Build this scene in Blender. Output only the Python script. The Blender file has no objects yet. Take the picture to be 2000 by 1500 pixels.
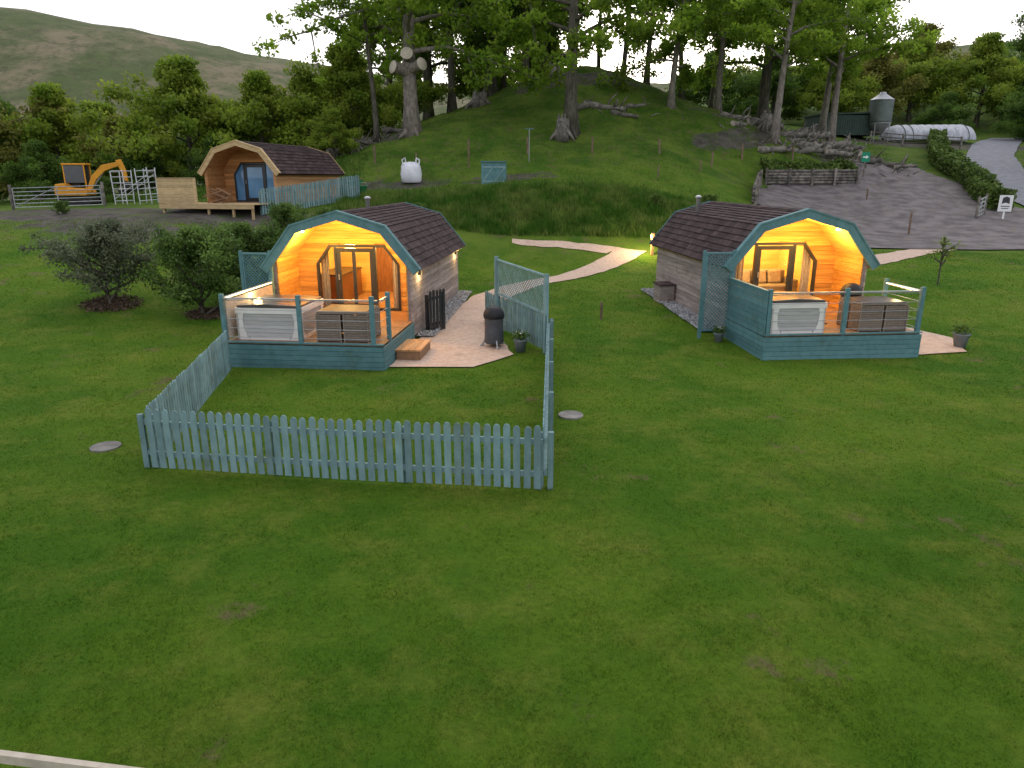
import bpy, math, random, numpy as np, bmesh
from mathutils import Vector, Matrix
R=random.Random(7); rng=np.random.default_rng(3)
S=bpy.context.scene; COL=S.collection
# ------------------------------------------------------------ terrain height
CP=[]
for x in (-26,-16,-8,0,8,16,26):
    for y in (-30,-10,2,10,17): CP.append((x,y,0.0 if x>-20 or y>5 else -.1))
CP+=[(-8,21,.05),(0,22,.1),(6,22,.1),(14,21,.1),(24,22,.25),(-4,27,.2),(7,27.5,.3),(1,28,.35),(14,27,.55),(22,28,.8),(32,28,.8),
(0,35,1.15),(6,35,1.1),(-5,33,1.15),(12,33,1.0),(20,36,1.1),(26,36,1.1),(0,39.5,3.75),(5,39.5,3.75),(-5,38.5,3.2),(9.5,39.5,3.0),(13,42,2.6),
(20,40.7,1.35),(15.6,45,2.7),(36,62,4.8),(19,55,4.3),(27,55,4.0),(35.4,51,2.8),(30,44,1.9),(40,42,1.9),(28,48,2.6),
(-14,37,2.9),(-12,44,3.3),(-18,34,2.6),(-10,34,2.2),(-14,32.5,2.3),(-9,30,.9),(-14,28,1.3),(-20,30,1.9),(-21,24,.8),(-12,24,.35),(-28,34,2.4),(-28,27,1.5),
(-20,45,3.1),(-30,42,2.6),(-24,43,2.85),(-8.5,40,3.3),(-1,45,4.0),(-6.5,48,4.1),(6,46,4.2),(12,50,4.8),
(-9.2,52,5.6),(0,52,5.9),(10,53,6.0),(15,56,6.0),(7.1,72,14.3),(-2.7,66,10.4),(-7.4,58,8.0),(-11.8,58,6.5),(3,60,9.0),(10,62,9.4),(13.6,68,11.3),(20,60,7.7),(27,62,6.4),(22,70,9.0),
(7,88,12),(-15,74,7),(-20,68,4.5),(-30,62,3.2),(-45,58,2.4),(-40,45,2.0),(-60,80,1.5),(-30,90,2),(0,115,8),
(38.7,80,8.1),(47,80,8.0),(39,62,5.2),(36,54,3.6),(48,78,7.6),(60,95,9.5),(55,60,5.5),(30,90,10.5),
(60,150,25),(110,150,30),(25,160,20),(150,110,30),(90,90,13),(-80,150,0),(-20,160,6),
(-226,350,74),(-182,350,67),(-148,350,61),(-92,350,48),(-40,350,38),(30,350,42),(100,350,50),(200,300,52),(-330,330,92),(-150,250,18),(-250,230,16),(-50,260,16),
(300,250,60),(-400,100,10),(400,0,20),(0,-300,0),(-300,-200,0),(300,-200,0),(-400,700,80),(0,800,55),(400,700,55)]
CP=np.array(CP,float)
def _phi(r): return np.sqrt(r*r+9.)
n=len(CP); A=np.zeros((n+3,n+3))
d=np.sqrt(((CP[:,None,:2]-CP[None,:,:2])**2).sum(2)); A[:n,:n]=_phi(d)-np.eye(n)*.15
A[:n,n]=1;A[:n,n+1:]=CP[:,:2];A[n,:n]=1;A[n+1:,:n]=CP[:,:2].T
W=np.linalg.solve(A,np.concatenate([CP[:,2],[0,0,0]]))
_sn=[(rng.uniform(0,6.28),rng.uniform(0,6.28)) for _ in range(24)]
def wob(x,y,wl):
    s=0
    for i,(a,p) in enumerate(_sn[:8]):
        k=6.28/wl*(1+.37*i); s=s+np.sin((x*np.cos(a)+y*np.sin(a))*k+p)/(1+.5*i)
    return s/3
def sstep(a,b,x):
    t=np.clip((x-a)/(b-a),0,1); return t*t*(3-2*t)
def Hn(x,y):
    x=np.asarray(x,float);y=np.asarray(y,float);sh=x.shape;x=x.ravel();y=y.ravel()
    out=np.zeros(len(x))
    for i in range(0,len(x),20000):
        xs=x[i:i+20000];ys=y[i:i+20000]
        dd=np.sqrt((xs[:,None]-CP[None,:,0])**2+(ys[:,None]-CP[None,:,1])**2)
        out[i:i+20000]=_phi(dd)@W[:n]+W[n]+W[n+1]*xs+W[n+2]*ys
    m=1-sstep(28,34,x)
    out+=.02*wob(x,y,5)+.26*wob(x,y,9)*sstep(46,60,y)*m+.16*wob(x,y,3.3)*sstep(50,60,y)*m
    out+=2*wob(x,y,150)*sstep(140,260,y)+1.5*wob(x,y,37)*sstep(140,260,y)
    return out.reshape(sh)
def H(x,y): return float(Hn(np.array([x]),np.array([y]))[0])
# ------------------------------------------------------------ materials
def newmat(name):
    m=bpy.data.materials.new(name); m.use_nodes=True; nt=m.node_tree; nt.nodes.clear()
    o=nt.nodes.new('ShaderNodeOutputMaterial'); b=nt.nodes.new('ShaderNodeBsdfPrincipled'); nt.links.new(b.outputs[0],o.inputs[0])
    return m,nt,b,o
def mixc(nt,f,a,b,mode='MIX'):
    x=nt.nodes.new('ShaderNodeMix'); x.data_type='RGBA'; x.blend_type=mode
    for s,v in ((x.inputs[0],f),(x.inputs[6],a),(x.inputs[7],b)):
        if hasattr(v,'links'): nt.links.new(v,s)
        elif isinstance(v,(tuple,list)): s.default_value=(*v,1)
        else: s.default_value=v
    return x.outputs[2]
def noise(nt,vec,scale,detail=4,rough=.55,lo=None,hi=None):
    t=nt.nodes.new('ShaderNodeTexNoise'); t.inputs['Scale'].default_value=scale; t.inputs['Detail'].default_value=detail; t.inputs['Roughness'].default_value=rough
    nt.links.new(vec,t.inputs['Vector']); o=t.outputs[0]
    if lo is not None:
        r=nt.nodes.new('ShaderNodeMapRange'); r.interpolation_type='SMOOTHSTEP'; r.inputs[1].default_value=lo; r.inputs[2].default_value=hi
        nt.links.new(o,r.inputs[0]); o=r.outputs[0]
    return o
def attr(nt,nm,sock=2):
    a=nt.nodes.new('ShaderNodeAttribute'); a.attribute_name=nm; return a.outputs[sock]
def maprange(nt,s,a,b,c,d_):
    r=nt.nodes.new('ShaderNodeMapRange')
    for i,v in zip((1,2,3,4),(a,b,c,d_)): r.inputs[i].default_value=v
    nt.links.new(s,r.inputs[0]); return r.outputs[0]
def mul(nt,s,k):
    f=nt.nodes.new('ShaderNodeMath'); f.operation='MULTIPLY'; nt.links.new(s,f.inputs[0]); f.inputs[1].default_value=k; return f.outputs[0]
def nmat(name,c1,c2,scale=5,stretch=(1,1,1),rough=.8,bump=.25,metallic=0,tint=.3,spec=.3,trans=0,dirt=None):
    m,nt,b,o=newmat(name)
    tc=nt.nodes.new('ShaderNodeTexCoord'); mp=nt.nodes.new('ShaderNodeMapping'); mp.inputs['Scale'].default_value=stretch
    nt.links.new(tc.outputs['Object'],mp.inputs[0])
    f=noise(nt,mp.outputs[0],scale,6,.6,.32,.68)
    c=mixc(nt,f,c1,c2)
    if dirt: c=mixc(nt,noise(nt,tc.outputs['Object'],1.7,5,.65,.52,.75),c,dirt)
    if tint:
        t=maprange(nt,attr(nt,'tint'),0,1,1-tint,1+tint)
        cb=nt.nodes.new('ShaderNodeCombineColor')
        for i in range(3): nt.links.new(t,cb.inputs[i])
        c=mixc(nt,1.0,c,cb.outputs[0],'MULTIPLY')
    nt.links.new(c,b.inputs['Base Color']); b.inputs['Roughness'].default_value=rough; b.inputs['Metallic'].default_value=metallic
    b.inputs['Specular IOR Level'].default_value=spec
    if bump:
        bp=nt.nodes.new('ShaderNodeBump'); bp.inputs['Strength'].default_value=bump; bp.inputs['Distance'].default_value=.02
        nt.links.new(noise(nt,mp.outputs[0],scale*3,5,.6),bp.inputs['Height']); nt.links.new(bp.outputs[0],b.inputs['Normal'])
    if trans:
        tr=nt.nodes.new('ShaderNodeBsdfTranslucent'); nt.links.new(c,tr.inputs[0]); mx=nt.nodes.new('ShaderNodeMixShader'); mx.inputs[0].default_value=trans
        nt.links.new(b.outputs[0],mx.inputs[1]); nt.links.new(tr.outputs[0],mx.inputs[2]); nt.links.new(mx.outputs[0],o.inputs[0])
    return m
def emat(name,c,s):
    m,nt,b,o=newmat(name); b.inputs['Base Color'].default_value=(*c,1); b.inputs['Emission Color'].default_value=(*c,1); b.inputs['Emission Strength'].default_value=s; return m
def glassmat(name,tintc=(.9,.9,.9),g=.12):
    m,nt,b,o=newmat(name); nt.nodes.remove(b)
    t=nt.nodes.new('ShaderNodeBsdfTransparent'); t.inputs[0].default_value=(*tintc,1); gl=nt.nodes.new('ShaderNodeBsdfGlossy'); gl.inputs['Roughness'].default_value=.03
    lw=nt.nodes.new('ShaderNodeLayerWeight'); lw.inputs[0].default_value=g; mx=nt.nodes.new('ShaderNodeMixShader')
    nt.links.new(lw.outputs['Fresnel'],mx.inputs[0]); nt.links.new(t.outputs[0],mx.inputs[1]); nt.links.new(gl.outputs[0],mx.inputs[2]); nt.links.new(mx.outputs[0],o.inputs[0]); return m
def lawn_color(nt,pos):
    a=noise(nt,pos,.2,6,.65,.38,.62); b=noise(nt,pos,.7,8,.72,.44,.68); c_=noise(nt,pos,.55,8,.75,.585,.67); e=noise(nt,pos,10,4,.7,.35,.65); k=noise(nt,pos,.31,8,.74,.53,.69)
    c=mixc(nt,a,(.056,.142,.007),(.110,.195,.013)); c=mixc(nt,mul(nt,b,.75),c,(.180,.215,.030))
    c=mixc(nt,mul(nt,k,.5),c,(.036,.080,.007))
    c=mixc(nt,mul(nt,e,.4),c,(.045,.105,.007))
    return mixc(nt,mul(nt,c_,.75),c,(.165,.13,.07))
def mat_ground():
    m,nt,b,o=newmat('ground_surface'); g=nt.nodes.new('ShaderNodeNewGeometry'); pos=g.outputs['Position']
    c=lawn_color(nt,pos)
    rough=mixc(nt,noise(nt,pos,.35,7,.7,.38,.62),(.045,.105,.010),(.11,.17,.022)); rough=mixc(nt,mul(nt,noise(nt,pos,1.3,7,.75,.52,.66),.8),rough,(.135,.11,.055))
    moor=mixc(nt,noise(nt,pos,.03,10,.78,.40,.60),(.085,.105,.045),(.20,.17,.11)); moor=mixc(nt,mul(nt,noise(nt,pos,.013,9,.75,.46,.58),.7),moor,(.075,.105,.038))
    moor=mixc(nt,mul(nt,noise(nt,pos,.15,8,.8,.5,.6),.5),moor,(.05,.058,.032))
    dirt=mixc(nt,noise(nt,pos,1.2,8,.7,.3,.7),(.06,.054,.048),(.14,.125,.11))
    sp=nt.nodes.new('ShaderNodeSeparateColor'); nt.links.new(attr(nt,'zone',0),sp.inputs[0])
    c=mixc(nt,sp.outputs[0],c,rough); c=mixc(nt,sp.outputs[2],c,moor)
    mm=nt.nodes.new('ShaderNodeMath'); mm.operation='ADD'; mm.inputs[1].default_value=-.5; nt.links.new(noise(nt,pos,.9,6,.7),mm.inputs[0])
    ad=nt.nodes.new('ShaderNodeMath'); ad.operation='MULTIPLY_ADD'; ad.inputs[1].default_value=1.6; nt.links.new(mm.outputs[0],ad.inputs[0]); nt.links.new(sp.outputs[1],ad.inputs[2])
    c=mixc(nt,maprange(nt,ad.outputs[0],.35,.6,0,1),c,dirt)
    nt.links.new(c,b.inputs['Base Color']); b.inputs['Roughness'].default_value=.95; b.inputs['Specular IOR Level'].default_value=.1
    bp=nt.nodes.new('ShaderNodeBump'); bp.inputs['Strength'].default_value=.8; bp.inputs['Distance'].default_value=.2
    nt.links.new(noise(nt,pos,3,9,.78),bp.inputs['Height']); nt.links.new(bp.outputs[0],b.inputs['Normal']); return m
def mat_blade(name,kind):
    m,nt,b,o=newmat(name); g=nt.nodes.new('ShaderNodeNewGeometry'); pos=g.outputs['Position']
    if kind=='lawn': c=lawn_color(nt,pos)
    elif kind=='past': c=mixc(nt,noise(nt,pos,.4,6,.7,.35,.65),(.06,.135,.012),(.145,.20,.03))
    else: c=mixc(nt,noise(nt,pos,.7,6,.7,.40,.64),(.045,.12,.012),(.15,.20,.045))
    t=maprange(nt,attr(nt,'tint'),0,1,.65,1.6); cb=nt.nodes.new('ShaderNodeCombineColor')
    for i in range(3): nt.links.new(t,cb.inputs[i])
    c=mixc(nt,1.0,c,cb.outputs[0],'MULTIPLY')
    nt.links.new(c,b.inputs['Base Color']); b.inputs['Roughness'].default_value=.7; b.inputs['Specular IOR Level'].default_value=.15
    tr=nt.nodes.new('ShaderNodeBsdfTranslucent'); nt.links.new(c,tr.inputs[0]); mx=nt.nodes.new('ShaderNodeMixShader'); mx.inputs[0].default_value=.4
    nt.links.new(b.outputs[0],mx.inputs[1]); nt.links.new(tr.outputs[0],mx.inputs[2]); nt.links.new(mx.outputs[0],o.inputs[0]); return m
TEAL=nmat('teal_paint',(.075,.18,.195),(.105,.22,.235),2,(3,3,3),.6,.2,tint=.14,dirt=(.07,.135,.125))
TEALF=nmat('teal_fence_paint',(.14,.235,.245),(.195,.305,.315),3,(2,2,1),.75,.35,tint=.2,dirt=(.13,.19,.16))
CEDAR=nmat('cedar_boards',(.48,.23,.05),(.66,.36,.09),2.2,(.6,2,12),.55,.15,tint=.28)
CEDARD=nmat('dry_cedar_boards',(.38,.17,.06),(.52,.27,.10),2.2,(.6,2,12),.7,.15,tint=.25)
GREYW=nmat('weathered_boards',(.25,.205,.185),(.42,.355,.33),2.5,(4,.5,12),.85,.35,tint=.25,dirt=(.22,.155,.115))
NEWW=nmat('new_larch_boards',(.42,.21,.085),(.56,.32,.15),2.5,(4,.5,12),.75,.25,tint=.2)
PINE=nmat('raw_pine',(.40,.28,.14),(.54,.40,.22),3,(1,1,6),.75,.2,tint=.18)
DECKW=nmat('deck_boards',(.19,.105,.055),(.30,.175,.095),3,(1,10,1),.5,.25,tint=.22)
SHING=nmat('roof_shingle',(.036,.022,.023),(.066,.043,.044),9,(1,1,1),.8,.5,tint=.4,spec=.2)
SOFF=nmat('soffit_boards',(.68,.40,.11),(.78,.50,.16),2,(8,1,1),.5,.1,tint=.1)
DARK=nmat('dark_frame',(.022,.024,.027),(.03,.032,.035),6,(1,1,1),.35,0,tint=0,spec=.5)
METAL=nmat('galvanised_metal',(.30,.31,.32),(.42,.43,.44),4,(1,1,1),.4,.05,metallic=.6,tint=.1)
ALU=nmat('aluminium',(.5,.51,.53),(.6,.6,.62),4,(1,1,1),.4,0,metallic=.5,tint=.1)
PATHM=nmat('path_gravel',(.46,.33,.25),(.58,.44,.35),9,(1,1,1),.95,.6,tint=0,dirt=(.40,.29,.22))
GRAV=nmat('yard_gravel',(.085,.075,.075),(.18,.16,.158),1.1,(1,1,1),.9,0,tint=0,dirt=(.16,.125,.095))
ROADM=nmat('road_asphalt',(.15,.155,.175),(.21,.215,.24),2,(1,1,1),.85,.4,tint=0)
WHITES=nmat('white_chippings',(.35,.35,.36),(.6,.6,.6),30,(1,1,1),.9,1,tint=.3)
BARK=nmat('tree_bark',(.05,.043,.034),(.13,.115,.09),2.5,(3,3,.6),.9,.8,tint=.2,dirt=(.05,.075,.03))
BARKP=nmat('pale_bark',(.13,.11,.10),(.27,.235,.20),2.5,(2,2,.8),.9,.8,tint=.2,dirt=(.09,.09,.06))
DEADW=nmat('dead_wood',(.075,.068,.06),(.25,.225,.195),3,(1,1,1),.9,.8,tint=.35,dirt=(.05,.055,.035))
POSTW=nmat('brown_post_wood',(.13,.085,.055),(.20,.14,.10),4,(2,2,1),.85,.4,tint=.2)
CUT=nmat('cut_wood',(.40,.35,.28),(.52,.46,.37),6,(1,1,1),.85,.2,tint=.1)
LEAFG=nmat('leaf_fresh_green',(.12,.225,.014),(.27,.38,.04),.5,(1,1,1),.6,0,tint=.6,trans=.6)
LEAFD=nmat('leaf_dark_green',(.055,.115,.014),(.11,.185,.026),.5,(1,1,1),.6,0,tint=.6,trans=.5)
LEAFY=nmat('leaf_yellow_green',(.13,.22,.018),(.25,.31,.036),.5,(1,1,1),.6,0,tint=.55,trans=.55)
LEAFB=nmat('leaf_bronze',(.13,.14,.024),(.20,.20,.038),.5,(1,1,1),.6,0,tint=.5,trans=.5)
LEAFP=nmat('leaf_grey_green',(.09,.115,.06),(.17,.19,.11),1.5,(1,1,1),.6,0,tint=.5,trans=.35)
SHRUBG=nmat('shrub_leaf',(.065,.13,.022),(.14,.215,.045),1.5,(1,1,1),.6,0,tint=.6,trans=.45)
TUBW=nmat('tub_shell',(.70,.68,.64),(.76,.74,.70),3,(1,1,1),.4,0,tint=.05)
TUBG=nmat('tub_panel',(.40,.40,.39),(.48,.48,.46),3,(1,1,10),.5,.1,tint=.12)
COVER=nmat('cover_vinyl',(.05,.045,.04),(.08,.07,.062),3,(1,1,1),.3,.2,tint=.1,spec=.6)
RATT=nmat('brown_grey_rattan',(.20,.155,.12),(.30,.245,.20),40,(1,1,1),.7,.6,tint=.3)
BLACKC=nmat('black_cover',(.012,.012,.014),(.022,.022,.025),3,(1,1,1),.5,.3,tint=0)
STONE=nmat('grey_stone',(.14,.13,.12),(.24,.23,.21),3,(1,1,1),.9,.8,tint=.3)
ORANGE=nmat('excavator_paint',(.62,.26,.015),(.70,.31,.02),2,(1,1,1),.5,.05,tint=.05,dirt=(.35,.16,.04))
RUB=nmat('rubber',(.02,.02,.02),(.04,.036,.032),5,(1,1,1),.8,.3,tint=.1)
BAGW=nmat('bag_fabric',(.6,.61,.66),(.75,.76,.8),2.5,(1,1,1),.8,.4,tint=.1)
SHEDG=nmat('green_sheet_metal',(.03,.055,.045),(.045,.075,.06),2,(1,1,1),.6,.1,tint=.1)
POLY=nmat('polythene',(.42,.44,.49),(.66,.68,.73),1.4,(3,1,1),.6,.4,tint=.1,trans=.3)
POTM=nmat('grey_pot',(.13,.15,.17),(.2,.22,.24),4,(1,1,1),.6,.1,tint=0)
CREAM=nmat('interior_lining',(.68,.44,.14),(.78,.53,.20),2,(1,1,6),.6,.05,tint=.1)
BROWN=nmat('brown_door_wood',(.16,.07,.03),(.24,.11,.05),3,(6,1,1),.5,.1,tint=.1)
FABRIC=nmat('sofa_fabric',(.22,.20,.18),(.30,.27,.24),6,(1,1,1),.9,.3,tint=.1)
CUSH=nmat('cushion_fabric',(.38,.33,.28),(.50,.43,.36),12,(1,1,1),.9,.3,tint=.2)
MULCH=nmat('bark_mulch',(.07,.05,.03),(.14,.095,.065),18,(1,1,1),.95,1,tint=.3)
SIGNG=nmat('sign_green',(.01,.22,.12),(.01,.25,.14),4,(1,1,1),.5,0,tint=0)
WHITE=nmat('white_paint',(.75,.75,.75),(.8,.8,.8),4,(1,1,1),.5,0,tint=.05)
GREENP=nmat('green_plastic',(.02,.18,.08),(.03,.22,.1),4,(1,1,1),.4,0,tint=.05)
SKYREFL=nmat('painted_sky_reflection',(.07,.20,.38),(.14,.34,.58),1.2,(1,1,.4),.08,0,tint=0,spec=.8)  # blue sky reflection painted into the opaque pane colour
GLASS=glassmat('clear_glass')
LED=emat('warm_led',(1,.76,.38),6); BULB=emat('lamp_bulb',(1,.85,.5),30); SHADE=emat('lamp_shade_glow',(1,.75,.35),4)
FLUE=nmat('steel_flue',(.35,.35,.36),(.5,.5,.52),4,(1,1,1),.3,0,metallic=.6,tint=0)
# ------------------------------------------------------------ builders
class MB:
    def __init__(s): s.v=[];s.f=[];s.m=[];s.t=[]
    def add(s,vs,fs,tint=None,m=0):
        o=len(s.v); t=R.random() if tint is None else tint
        s.v+= [tuple(v) for v in vs]; s.t+=[t]*len(vs)
        for f in fs: s.f.append([i+o for i in f]); s.m.append(m)
        return s
    def box(s,x0,x1,y0,y1,z0,z1,tint=None,m=0,M=None):
        vs=[Vector(p) for p in ((x0,y0,z0),(x1,y0,z0),(x1,y1,z0),(x0,y1,z0),(x0,y0,z1),(x1,y0,z1),(x1,y1,z1),(x0,y1,z1))]
        if M: vs=[M@v for v in vs]
        return s.add(vs,[(0,3,2,1),(4,5,6,7),(0,1,5,4),(1,2,6,5),(2,3,7,6),(3,0,4,7)],tint,m)
    def hexa(s,vs,tint=None,m=0): return s.add(vs,[(0,3,2,1),(4,5,6,7),(0,1,5,4),(1,2,6,5),(2,3,7,6),(3,0,4,7)],tint,m)
    def prism(s,poly,y0,y1,tint=None,m=0,M=None):
        k=len(poly); vs=[Vector((x,y0,z)) for x,z in poly]+[Vector((x,y1,z)) for x,z in poly]
        if M: vs=[M@v for v in vs]
        return s.add(vs,[tuple(range(k)),tuple(range(2*k-1,k-1,-1))]+[(i,i+k,(i+1)%k+k,(i+1)%k) for i in range(k)],tint,m)
    def tube(s,pts,rad,k=8,tint=None,m=0,caps=True,jit=0):
        pts=[Vector(p) for p in pts]
        if not hasattr(rad,'__len__'): rad=[rad]*len(pts)
        vs=[]; up=Vector((0,0,1))
        for i,p in enumerate(pts):
            d_=(pts[min(i+1,len(pts)-1)]-pts[max(i-1,0)]).normalized()
            a=d_.cross(up if abs(d_.z)<.95 else Vector((1,0,0))).normalized() if i==0 else (a-d_*a.dot(d_)).normalized()
            b=d_.cross(a)
            for j in range(k):
                th=6.28318*j/k; rr=rad[i]*(1+(R.uniform(-jit,jit) if jit else 0)); vs.append(p+(a*math.cos(th)+b*math.sin(th))*rr)
        fs=[]
        for i in range(len(pts)-1):
            for j in range(k): fs.append((i*k+j,i*k+(j+1)%k,(i+1)*k+(j+1)%k,(i+1)*k+j))
        if caps: fs+= [tuple(range(k-1,-1,-1)),tuple(range((len(pts)-1)*k,len(pts)*k))]
        return s.add(vs,fs,tint,m)
    def lathe(s,prof,c=(0,0,0),k=16,tint=None,m=0):
        vs=[(c[0]+r*math.cos(6.28318*j/k),c[1]+r*math.sin(6.28318*j/k),c[2]+z) for r,z in prof for j in range(k)]
        fs=[(i*k+j,i*k+(j+1)%k,(i+1)*k+(j+1)%k,(i+1)*k+j) for i in range(len(prof)-1) for j in range(k)]
        fs+=[tuple(range(k-1,-1,-1)),tuple(range((len(prof)-1)*k,len(prof)*k))]
        return s.add(vs,fs,tint,m)
    def mesh(s,name,mats,smooth=False):
        me=bpy.data.meshes.new(name); me.from_pydata(s.v,[],s.f)
        for m in mats: me.materials.append(m)
        me.polygons.foreach_set('material_index',s.m)
        a=me.attributes.new('tint','FLOAT','POINT'); a.data.foreach_set('value',s.t)
        if smooth: me.polygons.foreach_set('use_smooth',[True]*len(s.f))
        me.update(); return me
    def obj(s,name,mats,parent=None,smooth=False,label=None,bevel=0):
        if not isinstance(mats,(list,tuple)): mats=[mats]
        ob=bpy.data.objects.new(name,s.mesh(name,mats,smooth)); COL.objects.link(ob)
        if parent: ob.parent=parent
        if label: ob['label']=label
        if bevel:
            b=ob.modifiers.new('b','BEVEL'); b.width=bevel; b.segments=2; b.limit_method='ANGLE'
        return ob
def top(ob,label,cat,group=None):
    ob['label']=label; ob['category']=cat
    if group: ob['group']=group
    return ob
def empty(name,x,y,z=None,rz=0,label='',cat='',group=None,sc=1):
    e=bpy.data.objects.new(name,None); COL.objects.link(e); e.empty_display_size=.2
    e.location=(x,y,H(x,y) if z is None else z); e.rotation_euler=(0,0,rz); e.scale=(sc,sc,sc)
    return top(e,label,cat,group)
def child(name,me,parent):
    o=bpy.data.objects.new(name,me); COL.objects.link(o); o.parent=parent; return o
def np_mesh(name,V,k,tint,mat):
    me=bpy.data.meshes.new(name); nv=len(V); nf=nv//k
    me.vertices.add(nv); me.vertices.foreach_set('co',V.astype(np.float32).ravel())
    me.loops.add(nv); me.loops.foreach_set('vertex_index',np.arange(nv,dtype=np.int32))
    me.polygons.add(nf); me.polygons.foreach_set('loop_start',np.arange(0,nv,k,dtype=np.int32))
    try: me.polygons.foreach_set('loop_total',np.full(nf,k,dtype=np.int32))
    except Exception: pass
    a=me.attributes.new('tint','FLOAT','POINT'); a.data.foreach_set('value',np.repeat(tint,k).astype(np.float32))
    me.materials.append(mat); me.update(); me.validate(); return me
def stuff(name,me,lb,cat):
    o=bpy.data.objects.new(name,me); COL.objects.link(o); o['kind']='stuff'; o['label']=lb; o['category']=cat; return o
def lamp(name,x,y,z,P,c=(1,.59,.15),r=.05,parent=None):
    l=bpy.data.lights.new(name,'POINT'); l.energy=P; l.color=c; l.shadow_soft_size=r
    o=bpy.data.objects.new(name,l); COL.objects.link(o); o.location=(x,y,z)
    if parent: o.parent=parent
    return o
# ------------------------------------------------------------ ground
def axis(lo,hi,step,far_lo,far_hi,g=1.12):
    a=list(np.arange(lo,hi+1e-6,step)); s=step
    while a[-1]<far_hi: s*=g; a.append(a[-1]+s)
    s=step
    while a[0]>far_lo: s*=g; a.insert(0,a[0]-s)
    return np.array(a)
ax=axis(-32,34,.5,-800,800,1.07); ay=axis(0,74,.5,-300,1000,1.05)
X,Y=np.meshgrid(ax,ay); Z=Hn(X,Y); nx,ny=len(ax),len(ay)
V=np.stack([X.ravel(),Y.ravel(),Z.ravel()],1)
me=bpy.data.meshes.new('ground'); idx=np.arange(nx*ny).reshape(ny,nx)
F=np.stack([idx[:-1,:-1],idx[:-1,1:],idx[1:,1:],idx[1:,:-1]],-1).reshape(-1,4)
me.from_pydata(V.tolist(),[],F.tolist())
xr,yr=X.ravel(),Y.ravel()
def seg_d(x,y,a,b):
    ax_,ay_=a;bx,by=b; t=np.clip(((x-ax_)*(bx-ax_)+(y-ay_)*(by-ay_))/((bx-ax_)**2+(by-ay_)**2),0,1)
    return np.hypot(x-ax_-t*(bx-ax_),y-ay_-t*(by-ay_))
dirt=np.zeros(len(xr))
for a,b,r in (((-27,38),(-12,33.5),3.6),((-20,34),(-14,32),3.),((-10,47),(-5,47),1.6),((18,66),(30,66),3.0),((38,78),(50,76),4),((26,58),(30,66),3),((-14,60),(-9,58),2.5),((-2,47),(2,47.5),1.3),((2,68),(10,69),2.2),((15,58),(20,60),1.6)):
    dirt=np.maximum(dirt,1-sstep(r*.5,r*1.3,seg_d(xr,yr,a,b)))
zone=np.zeros((len(xr),4),np.float32); zone[:,0]=sstep(31,37,yr+.15*xr*(xr<0)*-1)*(1-.6*(1-sstep(4,7,seg_d(xr,yr,(2,44),(12,45))))); zone[:,1]=dirt*.62; zone[:,2]=sstep(110,170,yr); zone[:,3]=1
ca=me.color_attributes.new('zone','FLOAT_COLOR','POINT'); ca.data.foreach_set('color',zone.ravel())
me.polygons.foreach_set('use_smooth',[True]*len(F)); me.materials.append(mat_ground()); me.update()
g=bpy.data.objects.new('ground',me); COL.objects.link(g); g['kind']='structure'; g['label']='mown lawn rising to rough pasture and moorland hills'; g['category']='ground'
def inpoly(x,y,poly):
    c=np.zeros(len(x),bool); k=len(poly); j=k-1
    for i in range(k):
        xi,yi=poly[i];xj,yj=poly[j]
        c^=((yi>y)!=(yj>y))&(x<(xj-xi)*(y-yi)/(yj-yi+1e-12)+xi); j=i
    return c
def ribbon(name,strips,off,mat,label,step=.4,cross=5,jit=.05):
    vs=[];fs=[]
    for si,(L_,R_) in enumerate(strips):
        o=off+.004*si; rows=[]
        for i in range(len(L_)-1):
            a,b=Vector(L_[i]),Vector(L_[i+1]);c,d_=Vector(R_[i]),Vector(R_[i+1]); m_=max(1,int(max((b-a).length,(d_-c).length)/step))
            for j in range(m_+(i==len(L_)-2)):
                t=j/m_; p=a.lerp(b,t);q=c.lerp(d_,t); u=(q-p).normalized(); p=p+u*R.uniform(-jit,jit); q=q+u*R.uniform(-jit,jit)
                rows.append([p.lerp(q,k/cross) for k in range(cross+1)])
        base=len(vs)
        for r_ in rows:
            for p in r_: vs.append((p.x,p.y,o))
        for i in range(len(rows)-1):
            for k in range(cross):
                a=base+i*(cross+1)+k; fs.append((a,a+1,a+cross+2,a+cross+1))
    Vv=np.array(vs); Vv[:,2]+=Hn(Vv[:,0],Vv[:,1])
    me=bpy.data.meshes.new(name); me.from_pydata(Vv.tolist(),[],fs); me.materials.append(mat); me.update()
    ob=bpy.data.objects.new(name,me); COL.objects.link(ob); ob['kind']='structure'; ob['label']=label; ob['category']=name.replace('_',' '); return ob
S1=([(-2.95,16.7),(-2.85,18.3),(-2.5,20.3),(-2.0,23.5),(-1.4,26.2),(-.3,28.0),(.95,29.8),(2.2,31.4),(3.4,32.9),(4.3,34.0),(5.1,35.0)],[(-.9,16.7),(.05,17.9),(-.45,20.2),(-.7,23.5),(-.1,25.6),(.85,27.5),(1.9,29.2),(3.15,30.8),(4.4,32.3),(5.4,33.5),(6.4,34.6)])
S2=([(0,35.2),(2.2,34.9),(4.5,34.4)],[(0,35.6),(2.4,35.4),(5.2,35.0)])
S3=([(10.2,17.9),(10.1,20),(9.9,22.2)],[(11.9,18.2),(12.4,19.8),(10.9,22.4)])
S4=([(10,30),(13,30.4),(15.9,32.4),(19.4,35),(23,37)],[(10.2,29.0),(13.6,29.2),(16.6,31.2),(20,34),(23.5,36.0)])
def poly_of(s): return s[0]+s[1][::-1]
ribbon('path',[S1,S2],.03,PATHM,'narrow pale sandy gravel path from the deck up to the path light')
ribbon('path',[S3],.03,PATHM,'pale gravel apron beside the deck')
ribbon('path',[S4],.03,PATHM,'pale gravel path behind the pod')
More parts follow.
